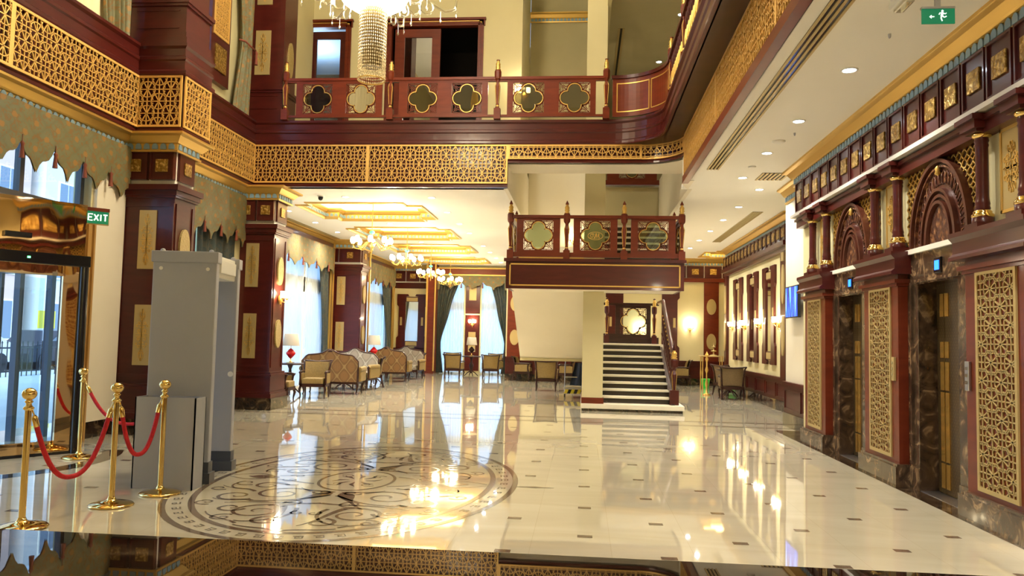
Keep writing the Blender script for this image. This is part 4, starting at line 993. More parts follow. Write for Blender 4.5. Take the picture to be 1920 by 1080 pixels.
def qpanel(F, W, H, parent, mono=False, glassm=None, cx=None, half=None, wood=None):
    """carved panel with a pierced square holding a quatrefoil of glass; local frame origin at bottom left"""
    wood = wood or WOODR
    cx = W / 2 if cx is None else cx; h2 = half or min(W, H) * .40; cy = H / 2; t = .035
    mb = MB(); mb.M = F
    for q in ((0, 0, W, cy - h2), (0, cy + h2, W, H), (0, cy - h2, cx - h2, cy + h2), (cx + h2, cy - h2, W, cy + h2)): mb.box(q[0], q[1], 0, q[2], q[3], t)
    p = build('carved_panel', mb, wood, parent)
    mb = MB(); mb.M = F; zz = .012
    def bar(pts, w_): mb.ribbon(pts, w_, None, zz - .008, .018)
    for sx in (1, -1):
        for sy in (1, -1):
            c = [(1, .10), (.93, .10), (.93, .45), (1, .45)]
            def T(u, v): return (cx + sx * u * h2, cy + sy * v * h2)
            bar([T(.94, .14), T(.94, .94), T(.14, .94)], .014)
            bar([T(1.0, .55), T(.94, .55)], .014); bar([T(.55, 1.0), T(.55, .94)], .014); bar([T(.94, .94), T(1, 1)], .014)
            bar([T(.40, .40), T(.62, .62), T(.94, .94)], .014)
            bar([T(*q) for q in bez((.94, .35), (.70, .45), (.66, .58), (.86, .74), 8)], .012); bar([T(*q) for q in bez((.35, .94), (.45, .70), (.58, .66), (.74, .86), 8)], .012)
            bar([T(*q) for q in bez((.98, .06), (.72, .40), (.40, .72), (.06, .98), 8)], .016)
    pts = quatre(cx, cy, h2 * 1.0); bar(pts + [pts[0], pts[1]], .024); build('fretwork', mb, wood, p)
    mb = MB(); mb.M = F; pts = quatre(cx, cy, h2 * .93); mb.ribbon(pts + [pts[0], pts[1]], .012, None, .0, .030); build('gold_bead', mb, GOLD, p)
    mb = MB(); mb.M = F; pts = quatre(cx, cy, h2 * .93); mb.prism(pts, .008, .013, 'z'); build('glass', mb, glassm or BGLASS, p)
    if mono:   # monogram M in an oval
        mb = MB(); mb.M = F; e = h2 * .5
        mb.ribbon([(cx + e * 1.0 * math.cos(2 * PI * k / 28), cy + e * .52 * math.sin(2 * PI * k / 28)) for k in range(29)], .008, None, .014, .003)
        mb.ribbon([(cx + a * e, cy + b * e) for a, b in bez((-.15, -.32), (.0, -.2), (.0, .1), (.12, .34), 8)], .012, .02, .014, .004)
        mb.ribbon([(cx + a * e, cy + b * e) for a, b in ((.12, .34), (.2, -.22), (.48, .34))], .024, .010, .014, .004)
        mb.ribbon([(cx + a * e, cy + b * e) for a, b in bez((.48, .34), (.42, .0), (.42, -.25), (.62, -.26), 8)], .022, .008, .014, .004)
        mb.ribbon([(cx + a * e, cy + b * e) for a, b in spiral(-.42, .02, .30, .10, .6, 1.2, 20)], .012, .006, .014, .004)
        mb.ribbon([(cx + a * e, cy + b * e) for a, b in bez((-.75, -.25), (-.3, -.5), (.1, -.2), (.5, -.38), 10)], .007, .004, .014, .003)
        build('monogram', mb, GOLD, p)
    return p

# upper balustrade along the back of the atrium
ub = thing('balustrade', 'upper floor balustrade with six quatrefoil panels across the back of the atrium', 'balustrade', (-2.6, 14.05, ZU))
mb = MB(); mb.box(-5.72, 14.0, 6.21, .40, 14.1, 6.26); mb.box(-5.72, 14.02, 6.18, .40, 14.08, 6.21); mb.box(-5.7, 14.02, 5.51, .38, 14.08, 5.55); build('rail', mb, WOODR, ub)
for i, x in enumerate((-5.69, -3.66, -1.64, .36)):
    a, b = MB(), MB(); newel(a, b, x, 14.03, ZU, 1.12); n_ = build('newel_post', a, WOODR, ub); build('gold_finial', b, GOLD, n_)
for x0, x1, c in ((-5.48, -4.73, -5.065), (-4.73, -3.82, -4.23), (-3.50, -2.62, -3.05), (-2.62, -1.82, -2.215), (-1.46, -.63, -1.065), (-.63, .17, -.22)):
    qpanel(F_front(x0, 14.06, 5.55), x1 - x0, .63, ub, cx=c - x0, half=.285)
# curved solid panel at the corner
cp = thing('curved_balustrade', 'curved solid wooden balustrade with two gold lined panels', 'balustrade', (1.1, 13.8, ZU))
R2 = .90; CX2, CY2 = .52, 13.14
def ca(t, r=R2): return (CX2 + r * math.sin(t), CY2 + r * math.cos(t))
T0, T1 = -.05, PI / 2
mb = MB(); mb.sweep([ca(T0 + (T1 - T0) * k / 20) for k in range(21)], [(-.02, 5.50), (.02, 5.50), (.02, 6.20), (-.02, 6.20)], smooth=False); build('curved_board', mb, WOODR, cp)
mb = MB(); mb.sweep([ca(T0 - .03 + (T1 - T0 + .03) * k / 20) for k in range(21)], [(-.05, 6.20), (.05, 6.20), (.05, 6.26), (-.05, 6.26)]); build('rail', mb, WOOD, cp)
mb = MB()
for a, b in ((.04, .74), (.80, 1.50)):
    n = 10; arcp = [ca(a + (b - a) * k / n, R2 - .0) for k in range(n + 1)]
    for z in (5.58, 6.10): mb.sweep(arcp, [(.018, z), (.026, z), (.026, z + .018), (.018, z + .018)])
    # vertical lines: inner side faces the atrium, so offset to the right of travel = outward; add both faces
    for t in (a, b):
        p = ca(t, R2 - .024); mb.box(p[0] - .009, p[1] - .009, 5.58, p[0] + .009, p[1] + .009, 6.118)
    for z in (5.58, 6.10): mb.sweep(arcp, [(-.018, z), (-.026, z), (-.026, z + .018), (-.018, z + .018)])
build('gold_line', mb, GOLD, cp)
# balustrade along the right gallery
rb = thing('balustrade', 'upper balustrade of turned spindles along the right gallery', 'balustrade', (1.42, 10, ZU))
mb = MB(); mb.box(1.37, 4.0, 6.20, 1.47, 13.12, 6.26); mb.box(1.39, 4.0, 5.5, 1.45, 13.12, 5.54); build('rail', mb, WOOD, rb)
for y in (13.05, 11.3, 9.5, 7.7, 5.9):
    a, b = MB(), MB(); newel(a, b, 1.42, y, ZU, 1.12); n_ = build('newel_post', a, WOODR, rb); build('gold_finial', b, GOLD, n_)
y = 12.85
while y > 6.0:
    if min(abs(y - q) for q in (13.05, 11.3, 9.5, 7.7, 5.9)) > .1:
        mb = MB(); mb.lathe([(.02, 5.54), (.02, 5.62), (.012, 5.66), (.032, 5.80), (.015, 5.95), (.015, 6.02), (.024, 6.06), (.02, 6.20)], 1.42, y, 0, 8); mb.cur = 1
        mb.lathe([(.016, 5.64), (.034, 5.74), (.033, 5.80), (.016, 5.93)], 1.416, y, 0, 8); build('spindle', mb, [WOOD, GOLD], rb)
    y -= .16
ubk = thing('balustrade', 'quatrefoil balustrade seen at the top of the stair opening', 'balustrade', (1.17, 19.55, ZU))
mb = MB(); mb.box(.48, 19.5, 5.34, 1.86, 19.56, 5.46); mb.box(.48, 19.5, 6.2, 1.86, 19.6, 6.26); build('rail', mb, WOODR, ubk)
qpanel(F_front(.55, 19.54, 5.46), 1.24, .74, ubk, half=.32)

# ================= STAIRCASE =================
st = thing('staircase', 'marble staircase rising beside the cream pier with dark risers', 'staircase', (1.0, 17, 0))
mb = MB(); mb.bbox(-.02, 15.86, .05, 2.05, 19.9, .15, .015); mb.cur = 1; mb.box(0, 15.9, 0, 2.02, 19.9, .05); build('plinth', mb, [CREAMW, DMARB], st)
mb = MB(); mb.box(-.01, 15.88, .15, .44, 18.62, .27); build('red_skirting', mb, WOODR, st)
RH = (1.36 - .15) / 9
for k in range(9):
    y0 = 16.2 + .265 * k; z0 = .15 + RH * k
    mb = MB(); mb.box(.42, y0 + .02, z0, 1.8, 18.62, z0 + RH - .035); sp_ = build('step', mb, INLAY if False else simple('dark_riser', (.035, .025, .018), .2) if k == 0 else bpy.data.materials['dark_riser'], st)
    mb = MB(); mb.bbox(.42, y0 - .01, z0 + RH - .04, 1.8, y0 + .30, z0 + RH + .002, .008); build('tread', mb, CREAMW, sp_)
mb = MB(); mb.box(.0, 18.6, 1.20, 1.9, 19.9, 1.36); mb.box(-1.5, 18.6, 1.15, 0.0, 19.9, 1.31); build('landing', mb, CREAMW, st)
mb = MB(); mb.prism([(16.0, .15), (18.6, 1.30), (18.6, 1.0), (19.9, 1.0), (19.9, .15)], 1.8, 1.88, 'x'); build('stringer', mb, DWOOD, st)
# landing end: dark panelling with one lit quatrefoil
lp = thing('balustrade', 'dark carved balustrade with a glowing quatrefoil on the stair landing', 'balustrade', (1.1, 19.8, 1.36))
mb = MB(); mb.box(.42, 19.76, 1.36, 1.9, 19.84, 1.52); mb.box(.42, 19.76, 2.32, 1.9, 19.84, 2.38); mb.box(.42, 19.78, 1.52, .92, 19.82, 1.6); build('rail', mb, DWOOD, lp)
qpanel(F_front(.82, 19.82, 1.52), .88, .80, lp, half=.33, wood=DWOOD, glassm=GLASS)
for x in (.60, 1.78):
    a, b = MB(), MB(); newel(a, b, x, 19.7, 1.36, 1.14); n_ = build('newel_post', a, WOOD, lp); build('gold_finial', b, GOLD, n_)
# second flight (its smooth underside faces the lobby)
f2 = thing('stair_flight', 'smooth cream underside of the stair flight climbing to the platform', 'staircase', (-.75, 17.4, .95))
mb = MB(); mb.prism([(18.85, .95), (16.25, 2.44), (16.25, 2.90), (18.85, 1.31)], -1.5, -.0, 'x'); build('soffit_slab', mb, CREAMW, f2)
mb = MB(); mb.box(-1.5, 18.8, .90, 0, 18.95, .97); build('cream_lip', mb, CREAM, f2)
f3 = thing('stair_flight', 'upper flight of striped steps seen through the platform balustrade', 'staircase', (1.1, 17.3, 2.96))
for k in range(7):
    y0 = 16.4 + .27 * k; z0 = 2.94 + .165 * k
    mb = MB(); mb.box(.42, y0 + .02, z0, 1.84, y0 + .5, z0 + .13); s3 = build('step', mb, bpy.data.materials['dark_riser'], f3); mb = MB(); mb.box(.42, y0, z0 + .12, 1.84, y0 + .30, z0 + .165); build('tread', mb, CREAMW, s3)
mb = MB(); mb.box(.42, 18.3, 4.0, 1.84, 19.5, 4.1); build('landing', mb, CREAMW, f3)
# platform
pf = thing('stair_platform', 'projecting stair platform faced in mahogany with a gold line', 'platform', (.2, 15.6, 2.4))
mb = MB(); mb.box(-1.51, 15.0, 2.40, 1.91, 15.06, 2.96); mb.box(-1.55, 14.96, 2.93, 1.95, 15.1, 2.99); mb.box(-1.51, 15.06, 2.42, -1.45, 16.4, 2.96); mb.box(1.85, 15.06, 2.42, 1.91, 16.4, 2.96); build('fascia', mb, WOOD, pf)
mb = MB(); mb.box(-1.45, 15.06, 2.42, 1.85, 16.4, 2.94); build('slab', mb, CREAMW, pf)
mb = MB()
for q in ((-1.44, 2.455, 1.84, 2.48), (-1.44, 2.865, 1.84, 2.89), (-1.44, 2.455, -1.415, 2.89), (1.815, 2.455, 1.84, 2.89)): mb.box(q[0], 14.988, q[1], q[2], 15.0, q[3])
build('gold_line', mb, GOLD, pf)
pb = thing('balustrade', 'stair platform balustrade with three quatrefoil panels, the middle one bearing a gold monogram', 'balustrade', (.2, 15.1, 2.99))
mb = MB(); mb.box(-1.44, 15.04, 3.79, 1.87, 15.14, 3.85); mb.box(-1.44, 15.06, 3.03, 1.87, 15.12, 3.12); build('rail', mb, WOODR, pb)
for x in (-1.44, -.34, .77, 1.87):
    a, b = MB(), MB(); newel(a, b, x, 15.09, 2.96, 1.19, 1.05); n_ = build('newel_post', a, WOODR, pb); build('gold_finial', b, GOLD, n_)
GLASSP = glass('clear_green_glass', (.72, .80, .66), .12)
for i, (x0, x1) in enumerate(((-1.32, -.47), (-.21, .64), (.90, 1.75))):
    qpanel(F_front(x0, 15.11, 3.12), x1 - x0, .67, pb, mono=(i == 1), half=.29, glassm=GLASSP)
for X_, nm in ((-1.44, 'left'), (1.87, 'right')):
    mb = MB(); mb.box(X_ - .03, 15.15, 3.79, X_ + .03, 16.3, 3.85); mb.box(X_ - .03, 15.15, 3.05, X_ + .03, 16.3, 3.12); build('rail', mb, WOODR, pb)
    qpanel(F_left(X_, 15.3, 3.12), .85, .67, pb, half=.27)
    a, b = MB(), MB(); newel(a, b, X_, 16.35, 2.96, 1.19, 1.0); n_ = build('newel_post', a, WOODR, pb); build('gold_finial', b, GOLD, n_)
# handrail of the first flight
hr = thing('stair_balustrade', 'sloping carved balustrade on the right of the lower stair flight', 'balustrade', (1.87, 17, .15))
a, b = MB(), MB(); newel(a, b, 1.87, 16.15, .15, 1.33, 1.25); a.box(1.87 - .09, 16.06, .15, 1.87 + .09, 16.24, .45); n_ = build('newel_post', a, WOOD, hr); build('gold_finial', b, GOLD, n_)
sl = (2.36 - 1.12) / (18.5 - 16.2)
mb = MB(); mb.tube([(1.87, 16.2, 1.08), (1.87, 18.5, 2.38), (1.87, 19.6, 2.38)], .045, 8); mb.tube([(1.87, 16.2, .42), (1.87, 18.6, 1.62)], .03, 6); build('rail', mb, WOOD, hr)
for k in range(12):
    y = 16.38 + .185 * k; zb = .42 + (y - 16.2) * .5; zt = 1.06 + (y - 16.2) * .565
    mb = MB(); mb.lathe([(.022, 0), (.022, .08), (.012, .12), (.034, .3), (.014, .48), (.02, .55), (.02, zt - zb)], 1.87, y, zb, 8); s_ = build('spindle', mb, WOOD, hr)
    mb = MB(); mb.lathe([(.018, -.02), (.024, 0), (.018, .02)], 1.87, y, zb + .5, 8); build('gold_bead', mb, GOLD, s_)

# ================= COUNTER IN THE FOREGROUND =================
ct = thing('reception_counter', 'polished dark marble counter top across the foreground', 'counter', (0, 1.0, 0))
mb = MB(); mb.bbox(-2.6, .35, 1.03, 2.6, 1.4, 1.07, .008); build('counter_top', mb, COUNTER, ct)
mb = MB(); mb.box(-2.5, .45, 0, 2.5, 1.32, 1.03); build('counter_body', mb, WOOD, ct)

# ================= REVOLVING DOOR =================
P0 = Vector((-5.86, 8.62)); P1_ = Vector((-7.05, 6.92)); P2_ = Vector((-6.48, 9.36))
rd = sroot('door_6', (-6.4, 7.9, 0), 'revolving entrance door with black posts and a gold header')
def facet(a, b, parts):
    d = (b - a); L = d.length; d /= L; return frame((a.x, a.y, 0), (d.x, d.y, 0), (-d.y, d.x, 0) if False else (d.y, -d.x, 0)), L
FA, LA = facet(P1_, P0, None)      # front facet; local u from the far left to the post; w towards the lobby
GMIR = None
mt, nt, b_ = newmat('gold_mirror_sheet'); setc(b_, (0.78, 0.50, 0.22), .03, 1.0); n_ = tex(nt, 'Noise', coords(nt, (1, 1, .4)), Scale=2.5, Detail=1); bump(nt, b_, n_.outputs['Fac'], .12, .1); GMIR = mt
mb = MB(); mb.M = FA; mb.box(0, 2.28, -.08, LA, 2.90, 0); build('gold_header', mb, GMIR, rd)
FB, LB = facet(P0, P2_, None)
mb = MB(); mb.M = FB; mb.box(0, 2.28, -.05, LB, 2.90, 0); build('gold_header', mb, GMIR, rd)
mb = MB(); mb.M = FA; mb.bbox(0, 2.16, -.06, LA + .05, 2.29, .06, .01); mb.box(0, 0, -.05, LA, .03, .02); mb.M = None
mb.lathe([(.055, 0), (.055, 2.2)], P0.x, P0.y, 0, 10); mb.M = FB; mb.bbox(-.03, 2.16, -.05, LB, 2.28, .03, .01); build('black_frame', mb, BLACK, rd)
mb = MB(); mb.M = FA; mb.box(0, .03, -.04, LA - .04, .16, 0); mb.box(LA - .22, .16, -.04, LA - .05, 2.16, 0); mb.box(0, 2.04, -.04, LA - .2, 2.16, 0); build('gold_frame', mb, GMIR, rd)
mb = MB(); mb.M = FA; mb.box(0, .16, -.03, LA - .22, 2.04, -.025); build('pane', mb, GLASS, rd)
mb = MB(); mb.M = FB; mb.box(0.05, .05, -.03, LB, 2.16, -.025); build('pane', mb, GLASS, rd)
mb = MB(); mb.M = FB; mb.box(LB - .12, 0, -.04, LB, 2.9, .01); build('gold_frame', mb, GMIR, rd)
mb = MB(); mb.lathe([(.02, 0), (.02, .01), (.0, .015)], 0, 0, 0, 8)
mb = MB(); mb.M = FA; mb.box(LA - .62, 2.215, .06, LA - .59, 2.235, .066); build('green_led', mb, GLED, rd)
mb = MB(); mb.M = FA; mb.bbox(LA - .85, 2.44, 0, LA - .58, 2.50, .05, .006); build('sensor_bar', mb, BLACK, rd)
# inner wings
mb = MB(); mb.box(-7.17, 9.78, 0, -7.09, 9.86, 2.16); mb.box(-7.24, 9.28, 0, -7.16, 9.36, 2.16); build('inner_post', mb, simple('blue_grey_frame', (.05, .07, .12), .3), rd)
mb = MB(); mb.box(-7.2, 9.36, .05, -7.19, 9.78, 2.1); build('inner_pane', mb, GLASS, rd)
mb = MB()
for q in ((-6.75, 8.3, -6.70, 8.34), (-7.2, 8.95, -7.15, 9.0), (-6.35, 8.9, -6.31, 8.94)): mb.box(q[0], q[1], 0, q[2], q[3], 2.16)
mb.box(-7.2, 8.9, 2.1, -6.3, 9.0, 2.16); build('wing_post', mb, DGREY, rd)
mb = MB(); mb.prism([(P0.x, P0.y), (P1_.x, P1_.y), (-8.2, 7.2), (-8.2, 9.6), (P2_.x, P2_.y)], 2.86, 2.9, 'z'); build('canopy', mb, GMIR, rd)
# cream jamb mouldings
mb = MB(); mb.box(-6.5, 9.38, 0, -6.40, 9.62, 2.95); mb.box(-6.5, 9.42, 0, -6.37, 9.46, 2.9); mb.box(-6.5, 9.54, 0, -6.37, 9.57, 2.9); struct('trim_entrance_jamb', mb, simple('tan_wood', (.42, .24, .07), .35))
mb = MB(); mb.box(-6.5, 9.66, .22, -6.44, 10.3, 3.9); struct('trim_cream_pilaster', mb, CREAMW)
# ================= CURTAINS =================
def valance(F, L, ztop, peaks, hi, lo, label, tassels=True, mat=None, group='scalloped green damask valances', thick=.02):
    """peaks: u positions of the pointed openings; lobes hang between them; F origin at floor level"""
    o = F.to_translation(); t = thing('valance', label, 'valance', (o.x, o.y, lo), group)
    n = 160; top = [(L * i / n, ztop) for i in range(n + 1)]; bot = []
    P_ = [peaks[0] - (peaks[1] - peaks[0])] + list(peaks) + [peaks[-1] + (peaks[-1] - peaks[-2])]
    for i in range(n + 1):
        u = L * i / n; z = lo
        for a, b in zip(P_[:-1], P_[1:]):
            if a <= u <= b:
                x = abs(2 * (u - a) / (b - a) - 1); s = 2 * x - 1
                z = lo + (hi - lo) * (.5 + .5 * (1 if s > 0 else -1) * abs(s) ** 2.2)
        bot.append((u, z))
    mb = MB(); mb.M = F
    for w_ in (0, thick):
        vs_ = []
        for (u, zt), (_, zb) in zip(top, bot):
            wv = w_ + .012 * math.sin(u * 9)
            vs_ += [(u, zt, wv), (u, (zt + zb) / 2, wv), (u, zb, wv)]
        fs = []
        for i in range(n):
            fs += [(3 * i, 3 * i + 3, 3 * i + 4, 3 * i + 1), (3 * i + 1, 3 * i + 4, 3 * i + 5, 3 * i + 2)]
        mb.add(vs_, fs, True)
    build('cloth', mb, mat or VALM, t, recalc=False)
    if tassels:
        for p in peaks:
            mb = MB(); mb.M = F @ Matrix.Translation((p, 0, .04)); mb.lathe([(.004, 0)], 0, 0, 0) if False else None
            mb.tube([(0, hi + .03, 0), (0, hi - .06, 0)], .004, 5); mb.tube([(0, hi - .05, 0), (0, hi - .075, 0), (0, hi - .10, 0), (0, hi - .24, 0)], [.012, .026, .018, .03], 8); build('tassel', mb, TASSEL, t)
    return t
def drape(F, zb, zt, prof, label, mat=None, folds=7, amp=.045, name='drape', cat='curtain', group=None, n=64, tie=None):
    """prof: list of (z, u0, u1) edges from bottom to top"""
    o = F.to_translation(); L0 = F @ Vector(((prof[0][1] + prof[0][2]) / 2, zb, 0)); mb = MB(); mb.M = F
    def edge(z):
        if z <= prof[0][0]: return prof[0][1:]
        for a, b in zip(prof[:-1], prof[1:]):
            if a[0] <= z <= b[0]:
                t = (z - a[0]) / (b[0] - a[0]); t = t * t * (3 - 2 * t) * .5 + t * .5; return (a[1] + (b[1] - a[1]) * t, a[2] + (b[2] - a[2]) * t)
        return prof[-1][1:]
    def fn(s, t):
        z = zb + (zt - zb) * t; a, b = edge(z); return (a + (b - a) * s, z, .05 + amp * math.sin(2 * PI * folds * s) + amp * .3 * math.sin(2 * PI * folds * 2.3 * s + 1 + z))
    mb.grid(n, 16, fn)
    c = build(name, mb, mat or DRAPEM, recalc=False); tag(c, label, cat, group)
    if tie:
        z, = tie; a, b = edge(z); mb = MB(); mb.M = F; mb.tube([(a - .02, z + .03, .02), (a, z, .13), ((a + b) / 2, z - .03, .15), (b, z, .12), (b + .02, z + .03, .02)], .018, 6)
        mb.tube([(b, z, .13), (b, z - .06, .14), (b, z - .10, .14), (b, z - .28, .14)], [.008, .03, .02, .034], 8); build('tieback_tassel', mb, TASSEL, c)
    return c
def sheer_c(F, u0, u1, zb, zt, label, folds=9):
    return drape(F, zb, zt, [(zb, u0, u1), (zt, u0, u1)], label, SHEER, folds, .02, 'sheer_curtain', 'sheer curtain', 'white sheer curtains', 72)

valance(F_left(-6.40, 3.0, 0), 7.3, 4.0, [q - 3.0 for q in (3.66, 4.22, 4.78, 5.34, 5.90, 6.46, 7.02, 7.58, 8.14, 8.70, 9.26, 9.81)], 3.60, 3.22, 'long green damask valance with tassels above the entrance door')
valance(F_left(-6.40, 10.9, 0), 3.2, 4.0, [.35, .95, 1.55, 2.15, 2.75], 3.35, 3.0, 'green damask valance between the two mahogany pillars')
drape(F_left(-6.58, 10.95, 0), .1, 3.7, [(.1, 0, 1.3), (1.2, 0, 1.2), (3.7, 0, 1.5)], 'dark green drape beside the entrance pillar behind the metal detector', None, 5, name='drape')
drape(F_left(-6.58, 10.95, 0), .1, 3.7, [(.1, 1.6, 3.1), (1.2, 1.6, 3.1), (3.7, 1.6, 3.1)], 'dark green drape against the lounge pillar, left side', None, 6, name='drape')
# lounge bays
valance(F_left(-7.18, 15.2, 0), 6.5, 3.9, [1.0, 2.0, 3.0, 4.0, 5.0, 6.0], 3.42, 3.12, 'green valance over the first lounge window bay')
valance(F_left(-7.18, 23.4, 0), 5.7, 3.9, [.8, 1.8, 2.8, 3.8, 4.8], 3.42, 3.12, 'green valance over the second lounge window bay')
sheer_c(F_left(-7.47, 15.3, 0), 0.0, 2.2, .05, 3.85, 'white sheer in the first lounge bay, hidden part nearest the pillar')
sheer_c(F_left(-7.47, 15.3, 0), 2.3, 4.72, .05, 3.85, 'white sheer in the first lounge bay behind the red vase lamp')
sheer_c(F_left(-7.47, 15.3, 0), 4.95, 6.35, .05, 3.85, 'white sheer in the first lounge bay next to the dark drape')
drape(F_left(-7.36, 15.3, 0), .05, 3.7, [(.05, 6.0, 6.42), (1.1, 6.15, 6.42), (3.7, 5.6, 6.42)], 'dark green drape at the end of the first lounge bay', None, 6)
sheer_c(F_left(-7.47, 23.4, 0), .1, 1.75, .05, 3.85, 'white sheer in the second lounge bay nearest the far pillar')
sheer_c(F_left(-7.47, 23.4, 0), 1.9, 4.9, .05, 3.85, 'white sheer in the second lounge bay next to its drape')
drape(F_left(-7.36, 23.4, 0), .05, 3.7, [(.05, 5.0, 5.65), (1.1, 5.2, 5.65), (3.7, 4.2, 5.65)], 'dark green drape at the end of the second lounge bay', None, 6)
# far window pair
F5 = F_front(0, YF + .0, 0)
valance(F_front(-5.65, YF - .28, 0), 2.95, 3.85, [.94, 1.78], 3.55, 3.25, 'green valance over the far pair of windows')
sheer_c(F5, -5.55, -4.62, .05, 3.9, 'white sheer over the left window of the far pair')
sheer_c(F5, -3.93, -3.0, .05, 3.9, 'white sheer over the right window of the far pair')
drape(F_front(0, YF - .10, 0), .03, 3.8, [(.03, -5.66, -5.38), (1.15, -5.66, -5.50), (2.5, -5.66, -5.15), (3.8, -5.66, -4.75)], 'dark green drape swept to the left of the far windows', None, 7)
drape(F_front(0, YF - .10, 0), .03, 3.8, [(.03, -3.12, -2.72), (1.15, -3.0, -2.72), (2.5, -3.32, -2.72), (3.8, -3.65, -2.72)], 'dark green drape swept to the right of the far windows', None, 7)
# upper windows
drape(F_left(-6.42, 3.5, 0), 5.5, 8.7, [(5.5, 0, 6.3), (8.7, 0, 6.3)], 'cream patterned sheer in the upper left window', simple('cream_sheer_cloth', (.72, .62, .38), .7), 22, .02, 'sheer_curtain', 'sheer curtain', None, 200)
drape(F_left(-6.40, 3.5, 0), 5.42, 8.7, [(5.42, 5.95, 6.55), (8.7, 5.3, 6.55)], 'green damask drape beside the upper entrance pillar', VALM, 5, .05)
drape(F_left(-6.36, 13.05, 0), 5.42, 9.0, [(5.42, .1, .75), (6.8, .35, .8), (9.0, .0, .85)], 'green damask drape with a rust tassel beside the upper lounge pillar', VALM, 4, .05, tie=(6.75,))

# ================= METAL DETECTOR AND BIN =================
md = thing('metal_detector', 'grey walk-through metal detector gate beside the entrance pillar', 'metal detector', (-3.89, 7.54, 0))
for y, nm in ((7.18, 0), (7.90, 1)):
    mb = MB(); mb.bbox(-4.19, y - .05, .12, -3.59, y + .05, 2.2, .012); p = build('side_panel', mb, GREY, md)
    mb = MB(); mb.prism([(-4.22, y - .08), (-3.56, y - .08), (-3.56, y + .08), (-4.22, y + .08)], 0, .1); mb.box(-4.20, y - .06, .1, -3.58, y + .06, .2); build('foot', mb, DGREY, p)
    mb = MB(); mb.bbox(-4.205, y - .065, 2.10, -3.575, y + .065, 2.21, .01); build('cap', mb, LIGHTW if False else GREY, p)
    mb = MB()
    for x in (-4.12, -3.66): mb.lathe([(.022, 2.205), (.022, 2.225), (.01, 2.235)], x, y, 0, 10)
    build('bolt', mb, GREY, p)
mb = MB()
for x in (-4.11, -3.67): mb.M = F_front(x, 7.125, 2.04); mb.prism([(.018 * math.cos(a), .018 * math.sin(a)) for a in [2 * PI * k / 10 for k in range(10)]], 0, .006, 'z')
mb.M = F_front(-3.62, 7.845, 1.0); mb.prism([(.028 * math.cos(a), .028 * math.sin(a)) for a in [2 * PI * k / 14 for k in range(14)]], 0, .006, 'z'); build('screw', mb, LIGHTW, md)
mb = MB(); mb.bbox(-4.2, 7.2, 1.97, -3.62, 7.88, 2.19, .012); h_ = build('header', mb, LIGHTW, md)
mb = MB(); mb.bbox(-3.63, 7.3, 2.02, -3.595, 7.8, 2.15, .006); build('control_display', mb, LIGHTW, h_)
mb = MB(); mb.box(-3.615, 7.17, 1.96, -3.595, 7.19, 1.985); build('green_led', mb, GLED, md)
md.rotation_euler = (0, 0, math.radians(9))
gb = thing('security_bin', 'open topped grey metal box standing in front of the metal detector', 'metal box', (-3.8, 6.95, 0))
mb = MB(); y0, y1, x0, x1 = 6.84, 7.04, -4.08, -3.50; h = .83; t = .012
for q in ((x0, y0, 0, x1, y0 + t, h), (x0, y1 - t, 0, x1, y1, h), (x0, y0, 0, x0 + t, y1, h), (x1 - t, y0, 0, x1, y1, h), (x0 + .02, y0 + .02, .2, x1 - .02, y1 - .02, .22)): mb.box(*q)
build('box_shell', mb, GREY, gb)

# ================= STANCHIONS AND ROPES =================
def stanchion(label):
    t = thing('stanchion', label, 'stanchion', (0, 0, 0), 'brass rope stanchions')
    mb = MB(); mb.lathe([(.0, 0), (.17, 0), (.175, .008), (.165, .018), (.10, .034), (.045, .045), (.03, .06), (.026, .075)], 0, 0, 0, 28); build('base', mb, BRASS, t)
    mb = MB(); mb.lathe([(.023, .07), (.023, .84)], 0, 0, 0, 16); build('pole', mb, BRASS, t)
    mb = MB(); mb.lathe([(.023, .84), (.035, .85), (.038, .86), (.022, .875), (.018, .89), (.03, .905), (.02, .915), (.02, .925)], 0, 0, 0, 18)
    mb.lathe([(.05 * math.sin(PI * k / 12) + .0005, .96 - .045 * math.cos(PI * k / 12)) for k in range(13)], 0, 0, 0, 18); build('finial', mb, BRASS, t)
    return t
SP = [((-4.01, 5.36), 'brass stanchion at the left edge beside the counter'), ((-3.83, 6.15), 'brass stanchion standing free with a rope on each side'), ((-3.70, 6.66), 'brass stanchion in front of the grey metal box'), ((-5.58, 8.3), 'brass stanchion beside the revolving door'), ((-4.55, 8.5), 'brass stanchion hidden behind the metal detector')]
s0 = stanchion(SP[0][1])
for i, ((x, y), l) in enumerate(SP):
    o = s0 if i == 0 else dup(s0, (0, 0, 0), 0, l)
    o.location = (x, y, 0)
def rope(a, b, sag, label):
    a = Vector((*a, .84)); b = Vector((*b, .84)); d = (b - a).normalized(); A = a + d * .05; B = b - d * .05
    t = thing('velvet_rope', label, 'rope', ((a.x + b.x) / 2, (a.y + b.y) / 2, .84 - sag), 'red velvet ropes')
    n = 28; pts = []
    for i in range(n + 1):
        s = i / n; p = A.lerp(B, s); x = 2 * s - 1; z = .80 - sag * (1 - abs(x) ** 2.4); pts.append((p.x, p.y, z))
    mb = MB(); mb.tube(pts[1:-1], .0185, 10); build('rope', mb, RED, t)
    for P_, Q, R_ in ((pts[0], pts[1], a), (pts[-1], pts[-2], b)):
        mb = MB(); P_ = Vector(P_); Q = Vector(Q); dd = (Q - P_).normalized(); mb.tube([P_ + dd * .0, P_ + dd * .02, P_ + dd * .085], [.012, .022, .022], 10)
        r_ = Vector((R_.x, R_.y, .86)); mb.tube([P_, P_.lerp(r_, .5) + Vector((0, 0, .025)), r_ + (P_ - r_) * .35], .006, 6); build('hook', mb, BRASS, t)
rope(SP[0][0], SP[1][0], .50, 'red velvet rope hanging between the two nearest stanchions')
